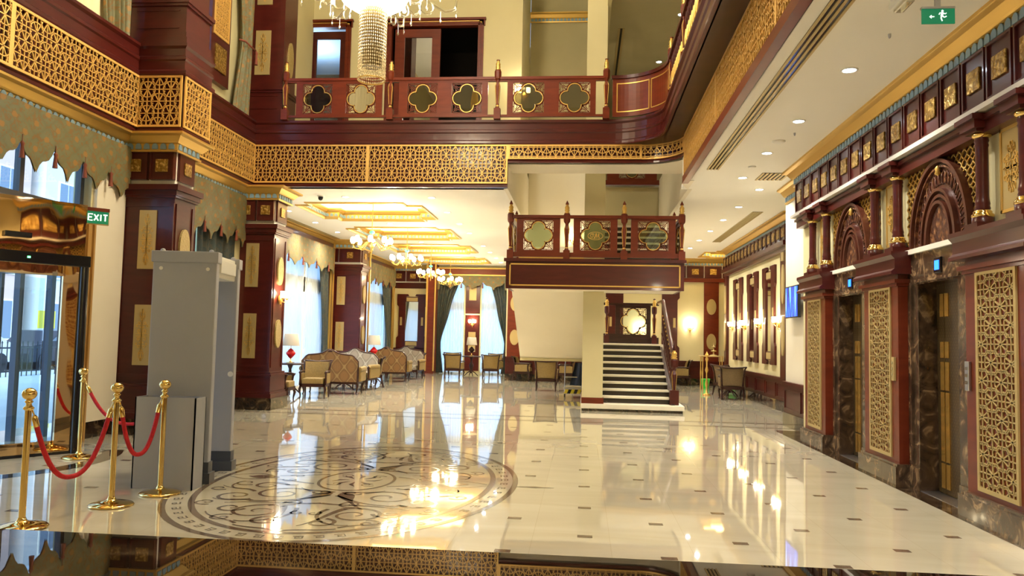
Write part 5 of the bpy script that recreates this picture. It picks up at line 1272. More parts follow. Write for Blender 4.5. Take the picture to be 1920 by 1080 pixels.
rope(SP[1][0], SP[2][0], .42, 'red velvet rope hanging in front of the grey metal box')
rope(SP[3][0], SP[4][0], .42, 'red velvet rope running from the door side stanchion behind the others')

# ================= SIGNS, CEILING FITTINGS =================
es = thing('exit_sign', 'small green sign reading EXIT above the cream pilaster', 'exit sign', (-6.1, 9.3, 2.72))
FE = frame((-6.17, 9.02, 2.74), (.72, .69, 0), (.69, -.72, 0))
mb = MB(); mb.M = FE; mb.bbox(0, 0, -.04, .28, .19, 0, .004); build('housing', mb, CHAMP, es)
mb = MB(); mb.M = FE; mb.box(.008, .012, 0, .272, .165, .003); build('green_face', mb, SIGNG, es)
mb = MB(); mb.M = FE; mb.box(.0, .168, -.05, .28, .21, .012); build('canopy', mb, WOODR, es)
def letters(mb, s, x, y, h, wd):
    w_ = h * .62
    G = {'E': [[(1, 0), (0, 0), (0, 1), (1, 1)], [(0, .5), (.8, .5)]], 'X': [[(0, 0), (1, 1)], [(0, 1), (1, 0)]], 'I': [[(.5, 0), (.5, 1)]], 'T': [[(0, 1), (1, 1)], [(.5, 1), (.5, 0)]]}
    for c in s:
        ww = w_ * (.45 if c == 'I' else 1)
        for st_ in G[c]: mb.ribbon([(x + a * ww, y + b * h) for a, b in st_], wd, None, .003, .002)
        x += ww + h * .2
mb = MB(); mb.M = FE; letters(mb, 'EXIT', .045, .05, .078, .015); build('lettering', mb, SIGNW, es)
em = thing('emergency_exit_sign', 'green running man sign with a left arrow hanging from the ceiling', 'exit sign', (2.68, 6.1, 3.94))
FM = F_front(2.565, 6.1, 3.93)
mb = MB(); mb.M = FM; mb.bbox(0, 0, -.012, .245, .118, 0, .002); build('green_face', mb, SIGNG, em)
mb = MB(); mb.M = FM; 
def rb(p, w_): mb.ribbon(p, w_, None, .0005, .0015)
mb.prism([(.152 + .009 * math.cos(a), .099 + .009 * math.sin(a)) for a in [2 * PI * k / 12 for k in range(12)]], .0005, .002, 'z')
rb([(.153, .088), (.146, .062)], .018); rb([(.15, .083), (.132, .084), (.126, .070)], .007); rb([(.157, .083), (.172, .076), (.182, .084)], .007)
rb([(.148, .062), (.166, .05), (.182, .058)], .009); rb([(.144, .062), (.142, .042), (.150, .020)], .009); rb([(.060, .055), (.092, .055)], .007)
rb([(.072, .067), (.058, .055), (.072, .043)], .006); build('pictogram', mb, SIGNW, em)
mb = MB(); mb.M = FM; mb.box(0, .118, -.03, .245, .135, .005); mb.box(.10, .13, -.02, .14, .27, 0); build('bracket', mb, STEEL, em)
el = thing('emergency_light', 'white bulkhead lamp on the ceiling beside the running man sign', 'lamp', (2.5, 6.15, 4.12))
mb = MB(); mb.bbox(2.40, 6.02, 4.12, 2.52, 6.32, 4.2, .02); build('housing', mb, LIGHTW, el)
mb = MB(); mb.bbox(2.42, 6.05, 4.09, 2.50, 6.28, 4.125, .015); build('diffuser', mb, CRYSTAL, el)
def linear_vent(x0, x1, y0, y1, z, label, n=3, across=False):
    t = thing('linear_vent', label, 'ceiling vent', ((x0 + x1) / 2, (y0 + y1) / 2, z - .01), 'linear ceiling vents')
    mb = MB(); mb.box(x0, y0, z - .006, x1, y1, z); build('backing', mb, BLACK, t)
    mb = MB(); w_ = (x1 - x0) / (2 * n + 1)
    for k in range(n + 1): mb.box(x0 + 2 * k * w_, y0 - .01, z - .014, x0 + (2 * k + 1) * w_, y1 + .01, z - .006)
    build('slat', mb, CHAMP, t)
linear_vent(1.93, 2.12, 5.2, 12.48, ZC, 'long linear vent along the edge of the right hall ceiling', 3)
linear_vent(3.52, 3.74, 16.6, 21.7, ZC, 'grey linear vent between the far downlights and the mirror wall', 5)
linear_vent(-7.22, -7.08, 17.9, 21.9, ZC, 'linear vent over the first lounge window', 3)
linear_vent(2.86, 3.3, 12.75, 13.3, ZC, 'square grille vent at the corner of the elevator wall', 6)
linear_vent(.70, .85, 17.6, 21.6, 8.6, 'dark slot vent in the upper gallery ceiling', 1)
def small_round(name, x, y, z, r, h, mat, label, cat, grp=None):
    mb = MB(); mb.lathe([(r, 0), (r, -h * .4), (r * .75, -h * .8), (r * .3, -h)], x, y, z, 18); o = build(name, mb, mat); tag(o, label, cat, grp)
small_round('smoke_detector', 2.62, 10.72, ZC, .09, .03, LIGHTW, 'flat round detector on the ceiling near the third downlight', 'smoke detector')
small_round('sprinkler_head', 2.72, 10.3, ZC, .014, .04, STEEL, 'small sprinkler between the detector and the second downlight', 'sprinkler', None)
small_round('sprinkler_head', 2.66, 6.98, ZC, .014, .04, STEEL, 'sprinkler on the ceiling left of the gold cornice, nearest the running man sign', 'sprinkler', None)
small_round('smoke_detector', 2.6, 12.3, ZC, .06, .03, LIGHTW, 'small square detector near the fourth downlight', 'smoke detector')
cc = thing('security_camera', 'black dome security camera on the lounge ceiling beside the beam', 'security camera', (-5.28, 15.02, 4.1))
mb = MB(); mb.lathe([(.07, 0), (.07, -.02)], -5.28, 15.02, ZC, 16); build('mount', mb, LIGHTW, cc); mb = MB(); mb.lathe([(.05, -.02), (.05, -.05), (.035, -.085), (.0, -.1)], -5.28, 15.02, ZC, 16); build('dome', mb, BLACK, cc)
small_round('ceiling_speaker', -5.75, 15.05, ZC, .1, .01, LIGHTW, 'flat white ceiling speaker left of the dome camera', 'speaker')

# downlights
def downlight(x, y, z, label, grp, energy=38, cam_tilt=None):
    t = thing('downlight', label, 'downlight', (x, y, z), grp)
    mb = MB(); mb.lathe([(.085, 0), (.085, -.008), (.066, -.010), (.062, -.003)], x, y, z, 20); build('trim_ring', mb, LIGHTW, t)
    mb = MB(); mb.lathe([(.062, -.004), (.03, -.006), (.0, -.006)], x, y, z, 16); build('lens', mb, DOWN, t)
    if energy: lamp('downlight_beam', 'SPOT', (0, 0, -.03), energy, (1.0, .95, .84), t, .06, 2.5, blend=.9)
ORD = ['nearest the camera', 'second from the camera', 'third from the camera', 'fourth from the camera', 'fifth from the camera', 'sixth from the camera', 'seventh from the camera', 'eighth from the camera', 'ninth from the camera', 'farthest']
for k, y in enumerate((-2.5, -.7, 1.1, 2.6)): downlight(2.62, y, ZC, 'added downlight over the counter side of the elevator hall, unseen behind the camera', 'added downlights behind the camera', 80)  # unseen row added behind the camera to bounce light onto the hall ceiling
for k, y in enumerate((4.0, 5.2, 7.9, 9.74, 11.4, 13.13)): downlight(2.62, y, ZC, ('downlight above the elevator hall, out of the picture' + ('' if k else ', last')) if k < 2 else 'downlight in the row above the elevator hall, ' + ORD[k - 2], 'downlights above the elevator hall', 70)
for k, y in enumerate((14.15, 16.0, 17.75, 19.55, 21.4, 23.2)): downlight(3.12, y, ZC, 'downlight in the row beside the mirror wall, ' + ORD[k], 'downlights beside the mirror wall', 95)
for k, y in enumerate((15.15, 16.96, 18.7, 20.4, 23.26, 25.0, 26.8, 28.4)): downlight(-3.05, y, ZC, 'downlight in the row right of the gold coffers, ' + ORD[k], 'downlights right of the coffers', 95)
for k, y in enumerate((15.12, 18.76, 22.5)): downlight(-4.8, y, ZC, 'downlight between the gold coffers, ' + ORD[k], 'downlights between the coffers', 95)
for k, y in enumerate((16.9, 18.69, 20.44)): downlight(-6.68, y, ZC, 'downlight in the row along the window side of the lounge, ' + ORD[k], 'downlights along the lounge windows', 95)
for k, (x_, y) in enumerate(((2.04, 16.87), (1.84, 19.8))): downlight(x_, y, 8.6, 'downlight in the upper gallery ceiling, ' + ('nearer the camera' if k == 0 else 'farther from the camera'), 'upper gallery downlights', 60)

# ================= SCONCES =================
def sconce(label, grp='gold wall sconces with lit glass cups', power=9):
    """local: wall plane at y=0, projecting to -Y; z=0 is the arm level"""
    t = thing('wall_sconce', label, 'wall sconce', (0, 0, 0), grp)
    mb = MB(); mb.lathe([(.0, -.10), (.03, -.09), (.05, -.02), (.05, .03), (.02, .08), (0, .09)], 0, -.015, 0, 10); mb.tube([(0, -.02, -.06), (0, -.05, -.10), (0, -.03, -.14)], .01, 6); build('backplate', mb, GOLD, t)
    for s in (-1, 1):
        mb = MB(); mb.tube([(0, -.03, -.02)] + [(s * .10 * q, -.05 - .06 * q, -.02 - .05 * math.sin(PI * q) + .02 * q) for q in (.2, .4, .6, .8, 1.0)], .008, 6); mb.lathe([(.012, -.02), (.03, 0), (.035, .012)], s * .10, -.11, .01, 10); a = build('arm', mb, GOLD, t)
        mb = MB(); mb.lathe([(.026, 0), (.045, .03), (.05, .07), (.042, .10), (.05, .125)], s * .10, -.11, .02, 12); build('glass_cup', mb, BULB, a)
    if power: lamp('sconce_light', 'POINT', (0, -.12, .13), power, WARM, t, .03)
    return t
sc0 = sconce('lit sconce on the side of the lounge pillar')
sc0.location = (-5.80, 14.4, 2.08); sc0.rotation_euler = (0, 0, PI / 2)
for (x, y, z, rz, l) in ((4.3, 22.7, 1.88, -PI / 2, 'lit sconce on the mirror wall, at the far end past all mirrors'), (4.3, 21.03, 1.88, -PI / 2, 'lit sconce between the far and the middle wall mirror'), (4.3, 19.25, 1.88, -PI / 2, 'lit sconce between the middle and the near wall mirror'), (4.3, 17.47, 1.88, -PI / 2, 'lit sconce on the mirror wall nearest the camera'),
                         (3.55, 26.3, 1.88, 0, 'lit sconce on the cream far wall right of the stairs'), (-4.27, 29.94, 1.95, 0, 'lit sconce between the far pair of windows'), (-1.5, 18.2, 6.95, PI, 'lit sconce at the niche on the upper floor'), (1.9, 26.24, 1.72, 0, 'lit sconce on the far wall seen through the landing quatrefoil'), (-.25, 19.5, 3.9, 0, 'lit double sconce on the wall behind the stair platform')):
    if 'niche' in l: x, y, z, rz = -1.42, 17.42, 6.98, 0
    o = dup(sc0, (x, y, z), rz, l)
    if 'double' in l:
        for q in o.children:
            if q.type == 'LIGHT': q.data = q.data.copy(); q.data.energy = 2

# ================= CHANDELIERS =================
def chandelier(label):
    t = thing('chandelier', label, 'chandelier', (0, 0, 0), 'gold chandeliers of the lounge')
    mb = MB(); mb.lathe([(.05, 1.40), (.06, 1.38), (.01, 1.35), (.008, .42), (.02, .40), (.03, .36), (.015, .30), (.03, .22), (.012, .16), (.03, .10), (.05, .06), (.03, .0), (.01, -.06), (.022, -.09), (0, -.13)], 0, 0, 0, 14); build('stem', mb, GOLD, t)
    mb = MB(); mb.lathe([(.02, .30), (.06, .33), (.055, .36), (.03, .38)], 0, 0, 0, 12); build('green_glass_bowl', mb, simple('green_glass', (.1, .6, .42), .1) if 'green_glass' not in bpy.data.materials else bpy.data.materials['green_glass'], t)
    for k in range(8):
        a = 2 * PI * k / 8 + .2; c, s = math.cos(a), math.sin(a); R_ = .40
        mb = MB(); mb.tube([(c * r, s * r, z) for r, z in ((.02, .08), (.10, .13), (.18, .06), (.27, -.03), (.36, -.01), (.40, .06))], .011, 6); mb.lathe([(.012, 0), (.035, .015), (.03, .03)], c * R_, s * R_, .06, 10); ar = build('arm', mb, GOLD, t)
        mb = MB(); mb.lathe([(.025, 0), (.05, .04), (.055, .08), (.045, .12), (.03, .145)], c * R_, s * R_, .085, 12); build('glass_tulip', mb, BULB, ar)
        mb = MB(); mb.lathe([(.0, 0), (.012, -.02), (.0, -.05)], c * R_, s * R_, .03, 6); build('crystal_drop', mb, CRYSTAL, ar)
    lamp('chandelier_light', 'POINT', (.40 * math.cos(.2), .40 * math.sin(.2), .262), 26, WARM, t, .028)
    return t
ch = chandelier('gold chandelier with eight lit glass tulips, nearest in the lounge')
for i, ((x, y), l) in enumerate((((-4.56, 16.3), 0), ((-4.62, 19.9), 'second gold chandelier of the lounge, under the second coffer'), ((-4.83, 24.2), 'third gold chandelier of the lounge, under the third coffer'), ((-4.72, 27.2), 'farthest gold chandelier of the lounge, near the window drapes'))):
    o = ch if i == 0 else dup(ch, (0, 0, 0), .3 * i, l)
    o.location = (x, y, 3.30)
o = dup(ch, (2.6, -2.2, 3.3), 0, 'added gold chandelier, unseen behind the camera, to brighten the hall ceiling', 'added chandeliers behind the camera')  # unseen copy added to lift the right hall ceiling
for q in o.children:
    if q.type == 'LIGHT': q.data = q.data.copy(); q.data.energy = 80
# the big atrium chandelier
bc = thing('crystal_chandelier', 'huge crystal chandelier with a bright bowl and a hanging crystal column over the lobby', 'chandelier', (-2.62, 9.5, 4.7))
BX, BY = -2.735, 9.5
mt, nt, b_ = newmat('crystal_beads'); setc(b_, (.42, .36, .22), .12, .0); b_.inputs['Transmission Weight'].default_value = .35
v_ = tex(nt, 'Voronoi', coords(nt), Scale=38); vv = ramp(nt, v_.outputs['Distance'], [(0.0, (1, .78, .40)), (.18, (.45, .30, .12)), (.5, (.10, .07, .03))]); nt.links.new(vv, b_.inputs['Emission Color']); b_.inputs['Emission Strength'].default_value = .8; BEADS = mt  # bead sparkle is painted in as emission; the beads are no lamp
mb = MB()
for k in range(40):
    a = 2 * PI * k / 40; c, s = math.cos(a), math.sin(a)
    zt = 5.75; zb = 4.70 - .0 + .0 * c
    for j in range(26):
        z = zt - (zt - zb) * j / 25; mb.lathe([(.001, -.018), (.011, 0), (.001, .018)], BX + .172 * c, BY + .172 * s, z, 5, False)
build('bead_curtain', mb, BEADS, bc)['kind'] = 'stuff'
mb = MB(); mb.tube([(BX + .172 * math.cos(2 * PI * k / 32), BY + .172 * math.sin(2 * PI * k / 32), 4.68) for k in range(32)], .008, 6, closed=True); build('brass_ring', mb, GOLD, bc)
mb = MB(); mb.lathe([(.12, 4.85), (.14, 5.2), (.15, 5.7)], BX, BY, 0, 20); build('inner_lamp_column', mb, simple('inner_column_brass', (.16, .11, .04), .35, .6), bc)
mb = MB(); mb.lathe([(.16, 5.60), (.28, 5.62), (.40, 5.70), (.46, 5.82), (.48, 6.0), (.40, 6.2)], BX, BY, 0, 28); build('lit_bowl', mb, glow('bowl_glow', (1.0, .86, .62), 22), bc)
mb = MB(); mb.tube([(BX, BY, 6.1), (BX, BY, 11.4)], .03, 8); mb.lathe([(.1, 6.2), (.2, 6.5), (.08, 6.8), (.1, 7.2), (.04, 7.6)], BX, BY, 0, 16); build('stem', mb, GOLD, bc)
for k in range(14):
    a = 2 * PI * k / 14 + .12; c, s = math.cos(a), math.sin(a); R1 = 1.15 if k % 2 else .85
    mb = MB(); pts = [(.3, 6.2), (.5, 5.95), (.7, 5.85), (.85, 5.78), (.98, 5.85), (1.0, 6.0)]; mb.tube([(BX + c * r * R1, BY + s * r * R1, z) for r, z in pts], .018, 8)
    mb.tube([(BX + c * (R1 * .62 + .10 * math.cos(t)), BY + s * (R1 * .62 + .10 * math.cos(t)), 5.80 + .10 * math.sin(t)) for t in [PI + .45 * q for q in range(10)]], .011, 6)
    ar = build('glass_arm', mb, CRYSTAL, bc)
    mb = MB()
    for rr, zz in ((.55, 5.72), (.8, 5.66), (1.0, 5.78)):
        x, y = BX + c * rr * R1, BY + s * rr * R1
        mb.tube([(x, y, zz + .12), (x, y, zz)], .003, 4); mb.lathe([(0, .02), (.014, 0), (.012, -.02), (0, -.05)], x, y, zz, 6, False)
    build('crystal_drop', mb, CRYSTAL, ar)
    mb = MB(); mb.lathe([(.02, 0), (.03, .02), (.012, .08), (0, .12)], BX + c * R1, BY + s * R1, 6.05, 8); build('candle_bulb', mb, BULB, ar)
lamp('chandelier_light', 'POINT', (BX, BY, 9.0), 330, (1.0, .90, .70), None, .5)
# cove light power
for c in COFF:
    x0, x1, y0, y1 = c; lamp('cove_glow', 'AREA', ((x0 + x1) / 2, (y0 + y1) / 2, ZC + .18), 9, (1.0, .84, .54), None, ((x1 - x0) * .8, (y1 - y0) * .8), rot=(PI, 0, 0))
# ================= FURNITURE =================
def cab_leg(mb, x, y, sx, sy, h=.28, r=.026):
    mb.tube([(x, y, h), (x + sx * .02, y + sy * .02, h * .75), (x, y, h * .35), (x - sx * .0, y, h * .1), (x + sx * .015, y + sy * .015, 0)], [r * 1.3, r * 1.35, r * .75, r * .6, r * .85], 8)
def sofa(label, mat, loc, rz, W=1.22, H=.96):
    """local: back at y=0 (rear face), seat toward +Y, origin centre of the back edge"""
    t = thing('sofa', label, 'sofa', (0, 0, 0), 'damask settees with carved wooden crests'); D = .72
    def top(u): x = abs(u); return H - .06 * x ** 1.2 + .09 * math.exp(-(x / .22) ** 2) - (.12 * max(0, x - .82) / .18 if x > .82 else 0)
    n = 28; mb = MB(); prof = [(-W / 2 + W * i / n) for i in range(n + 1)]
    zb = .30
    for ys in ((0.0, .12),):
        vs_ = []
        for x in prof:
            zt = top(2 * x / W); b = .0
            vs_ += [(x, 0.0 - .05 * (zt - zb), zb), (x, -.10, zt), (x, -.02, zt + .0), (x, .12, zb)]
        fs = []
        for i in range(n):
            for k in range(4): fs.append((4 * i + k, 4 * i + (k + 1) % 4, 4 * i + 4 + (k + 1) % 4, 4 * i + 4 + k))
        fs += [(0, 1, 2, 3), (4 * n, 4 * n + 1, 4 * n + 2, 4 * n + 3)]; mb.add(vs_, fs, False)
    build('backrest', mb, mat, t)
    mb = MB(); pts = [(-W / 2 - .005, -.03, zb), (-W / 2 - .01, -.055, .5)] + [(x, -.06, top(2 * x / W) + .012) for x in prof] + [(W / 2 + .01, -.055, .5), (W / 2 + .005, -.03, zb)]
    mb.tube(pts, .024, 8); mb.tube([(-.13, -.06, H + .02), (-.06, -.07, H + .055), (0, -.075, H + .075), (.06, -.07, H + .055), (.13, -.06, H + .02)], [.015, .03, .035, .03, .015], 8); build('crest_rail', mb, DWOOD, t)
    mb = MB(); mb.bbox(-W / 2 + .04, .08, .30, W / 2 - .04, D, .46, .04); build('seat', mb, mat, t)
    mb = MB(); mb.box(-W / 2, -.02, .25, W / 2, .02, .31); mb.box(-W / 2, D - .05, .24, W / 2, D, .31); mb.box(-W / 2, 0, .25, -W / 2 + .05, D, .31); mb.box(W / 2 - .05, 0, .25, W / 2, D, .31); build('seat_frame', mb, DWOOD, t)
    for s in (-1, 1):
        mb = MB(); x = s * (W / 2 + .03); mb.bbox(x - .05, .02, .31, x + .05, D - .05, .55, .02); mb.tube([(x, .0, .60), (x, D - .08, .60), (x, D - .03, .57)], [.06, .065, .05], 12); build('arm', mb, UPH, t)
        mb = MB(); mb.tube([(x, D - .03, .62), (x, D - .0, .57), (x, D - .04, .48), (x, D - .03, .30)], [.02, .03, .022, .026], 8); build('arm_support', mb, DWOOD, t)
        for y in (.03, D - .04):
            mb = MB(); cab_leg(mb, s * (W / 2 - .03), y, s, 1 if y > .3 else -1); build('leg', mb, DWOOD, t)
    mb = MB(); cab_leg(mb, 0, .03, 0, -1); build('leg', mb, DWOOD, t)
    t.location = loc; t.rotation_euler = (0, 0, rz); return t
def armchair(label, loc, rz, mat=None, grp='upholstered tub armchairs'):
    """rear of the chair at y=0, faces +Y; scroll top back"""
    mat = mat or UPH
    t = thing('armchair', label, 'armchair', (0, 0, 0), grp); W, D, H = .56, .56, .82
    def fn(s, q):
        x = (-W / 2 + .035 + (W - .07) * s) * (1 + .06 * q); z = .36 + (H - .38) * q; y = .03 - .08 * q ** 1.5 - .05 * (1 - (2 * s - 1) ** 2) * 0 + .05 * (2 * s - 1) ** 2
        return (x, y, z)
    mb = MB(); mb.grid(10, 8, fn); mb.grid(10, 8, lambda s, q: (fn(s, q)[0], fn(s, q)[1] + .07, fn(s, q)[2])); mb.grid(10, 1, lambda s, q: (fn(s, 1)[0], fn(s, 1)[1] + .07 * q, fn(s, 1)[2])); mb.grid(10, 1, lambda s, q: (fn(s, 0)[0], fn(s, 0)[1] + .07 * q, fn(s, 0)[2])); build('backrest', mb, mat, t, recalc=True)
    mb = MB()
    for s in (-1, 1):
        mb.tube([(s * (W / 2 - .02), .05, .26), (s * (W / 2 - .02), .07, .38), (s * (W / 2 - .005), .05, .62), (s * (W / 2 + .015), -.0, .78), (s * (W / 2 + .045), -.06, .83)], [.026, .024, .022, .022, .016], 8)
    mb.tube([(-W / 2 - .045, -.06, .835), (-W / 2 + .05, -.045, .815), (0, -.055, .80), (W / 2 - .05, -.045, .815), (W / 2 + .045, -.06, .835)], [.014, .02, .02, .02, .014], 8); build('back_frame', mb, DWOOD, t)
    mb = MB(); mb.bbox(-W / 2 + .05, .06, .32, W / 2 - .05, D, .45, .03); build('seat', mb, mat, t)
    mb = MB()
    for b in ((-W / 2, .0, .26, W / 2, .05, .34), (-W / 2, D - .05, .26, W / 2, D, .33), (-W / 2, 0, .26, -W / 2 + .05, D, .33), (W / 2 - .05, 0, .26, W / 2, D, .33)): mb.box(*b)
    build('seat_frame', mb, DWOOD, t)
    for s in (-1, 1):
        x = s * (W / 2 + .0)
        mb = MB(); mb.bbox(x - .025, .06, .33, x + .025, D - .08, .55, .01); build('arm', mb, mat, t)
        mb = MB(); mb.tube([(x, .03, .60), (x, .2, .59), (x, D - .1, .59), (x, D - .02, .57), (x, D - .05, .54)], [.02, .022, .026, .03, .018], 8); mb.tube([(x, D - .05, .58), (x, D - .07, .44), (x, D - .03, .30)], .022, 8); build('arm_rail', mb, DWOOD, t)
        for y in (.03, D - .03):
            mb = MB(); 
            if y > .3: cab_leg(mb, x * .93, y, s, 1, .27, .022)
            else: mb.tube([(x * .93, y, .27), (x * .93, y - .03, .12), (x * .95, y - .06, 0)], [.026, .02, .018], 8)
            build('leg', mb, DWOOD, t)
    t.location = loc; t.rotation_euler = (0, 0, rz); return t
sofa('gold damask settee seen from behind, nearest the camera', SOFA1, (-5.98, 18.15, 0), .10, 1.32)
sofa('silver damask settee facing the camera across from the nearest gold settee', SOFA2, (-6.08, 20.4, 0), PI - .1, 1.32)
sofa('gold damask settee seen from behind, beside the second red lamp', SOFA1, (-6.02, 23.6, 0), .06, 1.25)
sofa('silver damask settee facing the camera beyond the second gold settee', SOFA2, (-5.95, 25.9, 0), PI - .06, 1.25)
ac = armchair('olive armchair at the left beside the lounge pillar, seen from its side', (-6.52, 15.6, 0), -PI / 2 + .1)
for l, loc, rz in (('olive armchair facing the camera in front of the first gold settee', (-6.0, 17.3, 0), PI + .15),
                   ('olive armchair between the silver and the second gold settee', (-5.5, 21.2, 0), PI / 2 + .25),
                   ('olive armchair beyond the last silver settee', (-5.55, 27.0, 0), PI / 2 + .3),
                   ('armchair seen from behind left of the small table under the far windows', (-4.42, 26.35, 0), -.1),
                   ('armchair behind it, angled towards the left far window', (-4.85, 28.9, 0), PI + .2),
                   ('armchair seen from behind right of the small table under the far windows', (-3.15, 26.75, 0), .1),
                   ('armchair at the far right window, angled to the table', (-3.2, 28.9, 0), PI - .2),
                   ('olive armchair seen from the side at the far wall under the stair soffit', (-2.25, 26.0, 0), -PI / 2 - .1),
                   ('armchair with its back to the camera under the stair soffit', (-.98, 21.35, 0), .02),
                   ('armchair turned sideways beside the cleaning trolley', (-.25, 25.6, 0), PI / 2),
                   ('armchair at the far wall right of the staircase, seen from the side', (3.5, 26.0, 0), PI / 2)):
    dup(ac, loc, rz, l)
for k, (l, loc, rz) in enumerate((('brown armchair with its back to the camera by the mirror wall', (3.77, 20.0, 0), -.05), ('brown armchair turned sideways behind the one by the mirror wall', (3.75, 21.6, 0), -.9))):
    armchair(l, loc, rz, UPHD)
def pedestal_table(label, loc, r=.36, h=.74, mat=None):
    t = thing('side_table', label, 'table', (0, 0, 0), 'dark pedestal tables')
    mb = MB(); mb.lathe([(0, h - .035), (r - .02, h - .035), (r, h - .02), (r, h - .008), (r - .01, h), (0, h)], 0, 0, 0, 28); build('table_top', mb, DWOOD, t)
    mb = MB(); mb.lathe([(.05, .12), (.03, .18), (.06, .3), (.08, .42), (.04, .5), (.03, .6), (.07, h - .04)], 0, 0, 0, 14); build('pedestal', mb, DWOOD, t)
    for k in range(4):
        a = PI / 2 * k + .4; mb = MB(); mb.tube([(.03 * math.cos(a), .03 * math.sin(a), .2), (.14 * math.cos(a), .14 * math.sin(a), .14), (.26 * math.cos(a), .26 * math.sin(a), .02)], [.022, .02, .014], 6); build('foot', mb, DWOOD, t)
    t.location = loc; return t
tb = pedestal_table('dark pedestal table under the nearest red lamp', (-6.76, 17.6, 0))
for l, loc in (('dark pedestal table under the second red lamp', (-6.08, 22.35, 0)), ('small round table between the armchairs at the far windows', (-4.0, 28.0, 0)), ('low dark table between the first two settees', (-6.0, 19.3, 0)), ('dark table beside the brown armchairs', (3.86, 20.95, 0))):
    dup(tb, loc, 0, l)
def table_lamp(label, loc, red=True, s=1.0):
    t = thing('table_lamp', label, 'table lamp', (0, 0, 0), 'table lamps with linen shades')
    mb = MB(); mb.box(-.07, -.07, 0, .07, .07, .02); mb.lathe([(.05, .02), (.015, .05), (.012, .14)], 0, 0, 0, 12); mb.tube([(0, 0, .28), (0, 0, .46)], .008, 6); build('base', mb, BRASS, t)
    mb = MB(); mb.lathe([(.012, .10), (.05, .14), (.10, .20), (.11, .225), (.10, .25), (.05, .31), (.015, .34)], 0, 0, 0, 16); build('vase_body', mb, REDG if red else DWOOD, t)
    mb = MB(); mb.lathe([(.195, .40), (.155, .68), (.15, .68), (.19, .40)], 0, 0, 0, 28); build('lamp_shade', mb, SHADE, t)
    t.location = loc; return t
tl = table_lamp('table lamp with a red vase body in front of the first lounge window', (-6.76, 17.6, .74))
dup(tl, (-6.08, 22.35, .74), 0, 'table lamp with a red vase body beside the second gold settee')
table_lamp('table lamp with a dark body between the far windows', (-4.0, 28.0, .74), False)

# mirrors of the mirror wall
def wall_mirror(label, F, W, H, glass_w=.42, grp='carved wall mirrors', gm=None):
    o = F.to_translation(); t = thing('wall_mirror', label, 'mirror', (o.x, o.y, o.z), grp)
    mb = MB(); mb.M = F; w2 = W / 2; g = W * glass_w / 2
    L = [(-w2, 0), (-w2, .42), (-w2 + .07, .50), (-w2 + .07, H - .5), (-w2, H - .42), (-w2, H), (-w2 + .36 * W, H), (-w2 + .40 * W, H - .07), (-g, H - .10), (-g, .10), (-w2 + .40 * W, .07), (-w2 + .36 * W, 0)]
    mb.prism(L, 0, .05, 'z'); mb.prism([(-a, b) for a, b in L], 0, .05, 'z'); mb.box(-g, .10, 0, g, .30, .03); mb.box(-g, H - .30, 0, g, H - .10, .03); build('frame', mb, WOOD, t)
    mb = MB(); mb.M = F; mb.box(-g, .30, 0, g, H - .30, .022); gl = build('mirror_glass' if gm is None else 'cream_panel', mb, gm or MIRROR, t)
    mb = MB(); mb.M = F
    for z in (.12, H - .28): mb = MB(); mb.M = F; mb.box(-g * .9, z, .03, g * .9, z + .15, .04); build('gold_plaque', mb, CHAMP, t)
    for s in (-1, 1): mb = MB(); mb.M = F; mb.box(s * (w2 - .17) - .04, H / 2 - .16, .05, s * (w2 - .17) + .04, H / 2 + .16, .06); build('gold_plaque', mb, CHAMP, t)
    return t
for y, l in ((21.98, 'tall wall mirror on the mirror wall, farthest of the three'), (20.13, 'tall wall mirror on the mirror wall, middle one'), (18.38, 'tall wall mirror on the mirror wall, nearest the camera')):
    wall_mirror(l, F_right(4.3, y, .96), 1.22, 2.25)
wall_mirror('tall dark framed mirror on the cream niche wall left of the far drapes', F_front(-6.68, YF - .02, .92), 1.18, 2.13, grp='carved niche mirror')
o = wall_mirror('wide dark framed cream panel on the far wall behind the stair landing', F_front(1.98, 26.3, .80), 2.45, 2.5, .52, 'carved far wall panel', CREAM)
o.name = 'wall_panel'; o['category'] = 'wall panel'
mb = MB(); mb.box(-7.6, YF - .06, 3.28, -5.95, YF, 3.5); mb.box(-7.6, YF - .06, .95, -7.42, YF, 3.3); struct('trim_niche_frame', mb, WOOD)
# television
tv = thing('television', 'wall mounted television with a blue picture on the cream wall by the elevators', 'television', (3.55, 13.45, 1.88))
mb = MB(); mb.bbox(3.50, 13.08, 1.88, 3.55, 13.85, 2.42, .006); mb.box(3.55, 13.4, 2.1, 3.62, 13.5, 2.25); build('housing', mb, BLACK, tv)
mt, nt, b_ = newmat('tv_picture'); setc(b_, (.01, .01, .02), .2); n_ = tex(nt, 'Noise', coords(nt, (1, 9, .8)), Scale=1.6, Detail=3); nt.links.new(ramp(nt, n_.outputs['Fac'], [(.38, (.004, .006, .03)), (.5, (.01, .05, .5)), (.62, (.04, .25, 1.0)), (.7, (.3, .6, 1))]), b_.inputs['Emission Color']); b_.inputs['Emission Strength'].default_value = 1.3
mb = MB(); mb.box(3.495, 13.10, 1.90, 3.50, 13.83, 2.40); build('screen', mb, mt, tv)
# green bin
gbn = thing('waste_bin', 'bright green plastic waste bin on the floor beyond the staircase', 'waste bin', (3.85, 24.9, 0))
mb = MB(); mb.lathe([(.10, 0), (.14, .27), (.155, .27), (.155, .29), (.135, .29), (.095, .01)], 3.85, 24.9, 0, 18); build('bucket', mb, GREENP, gbn)
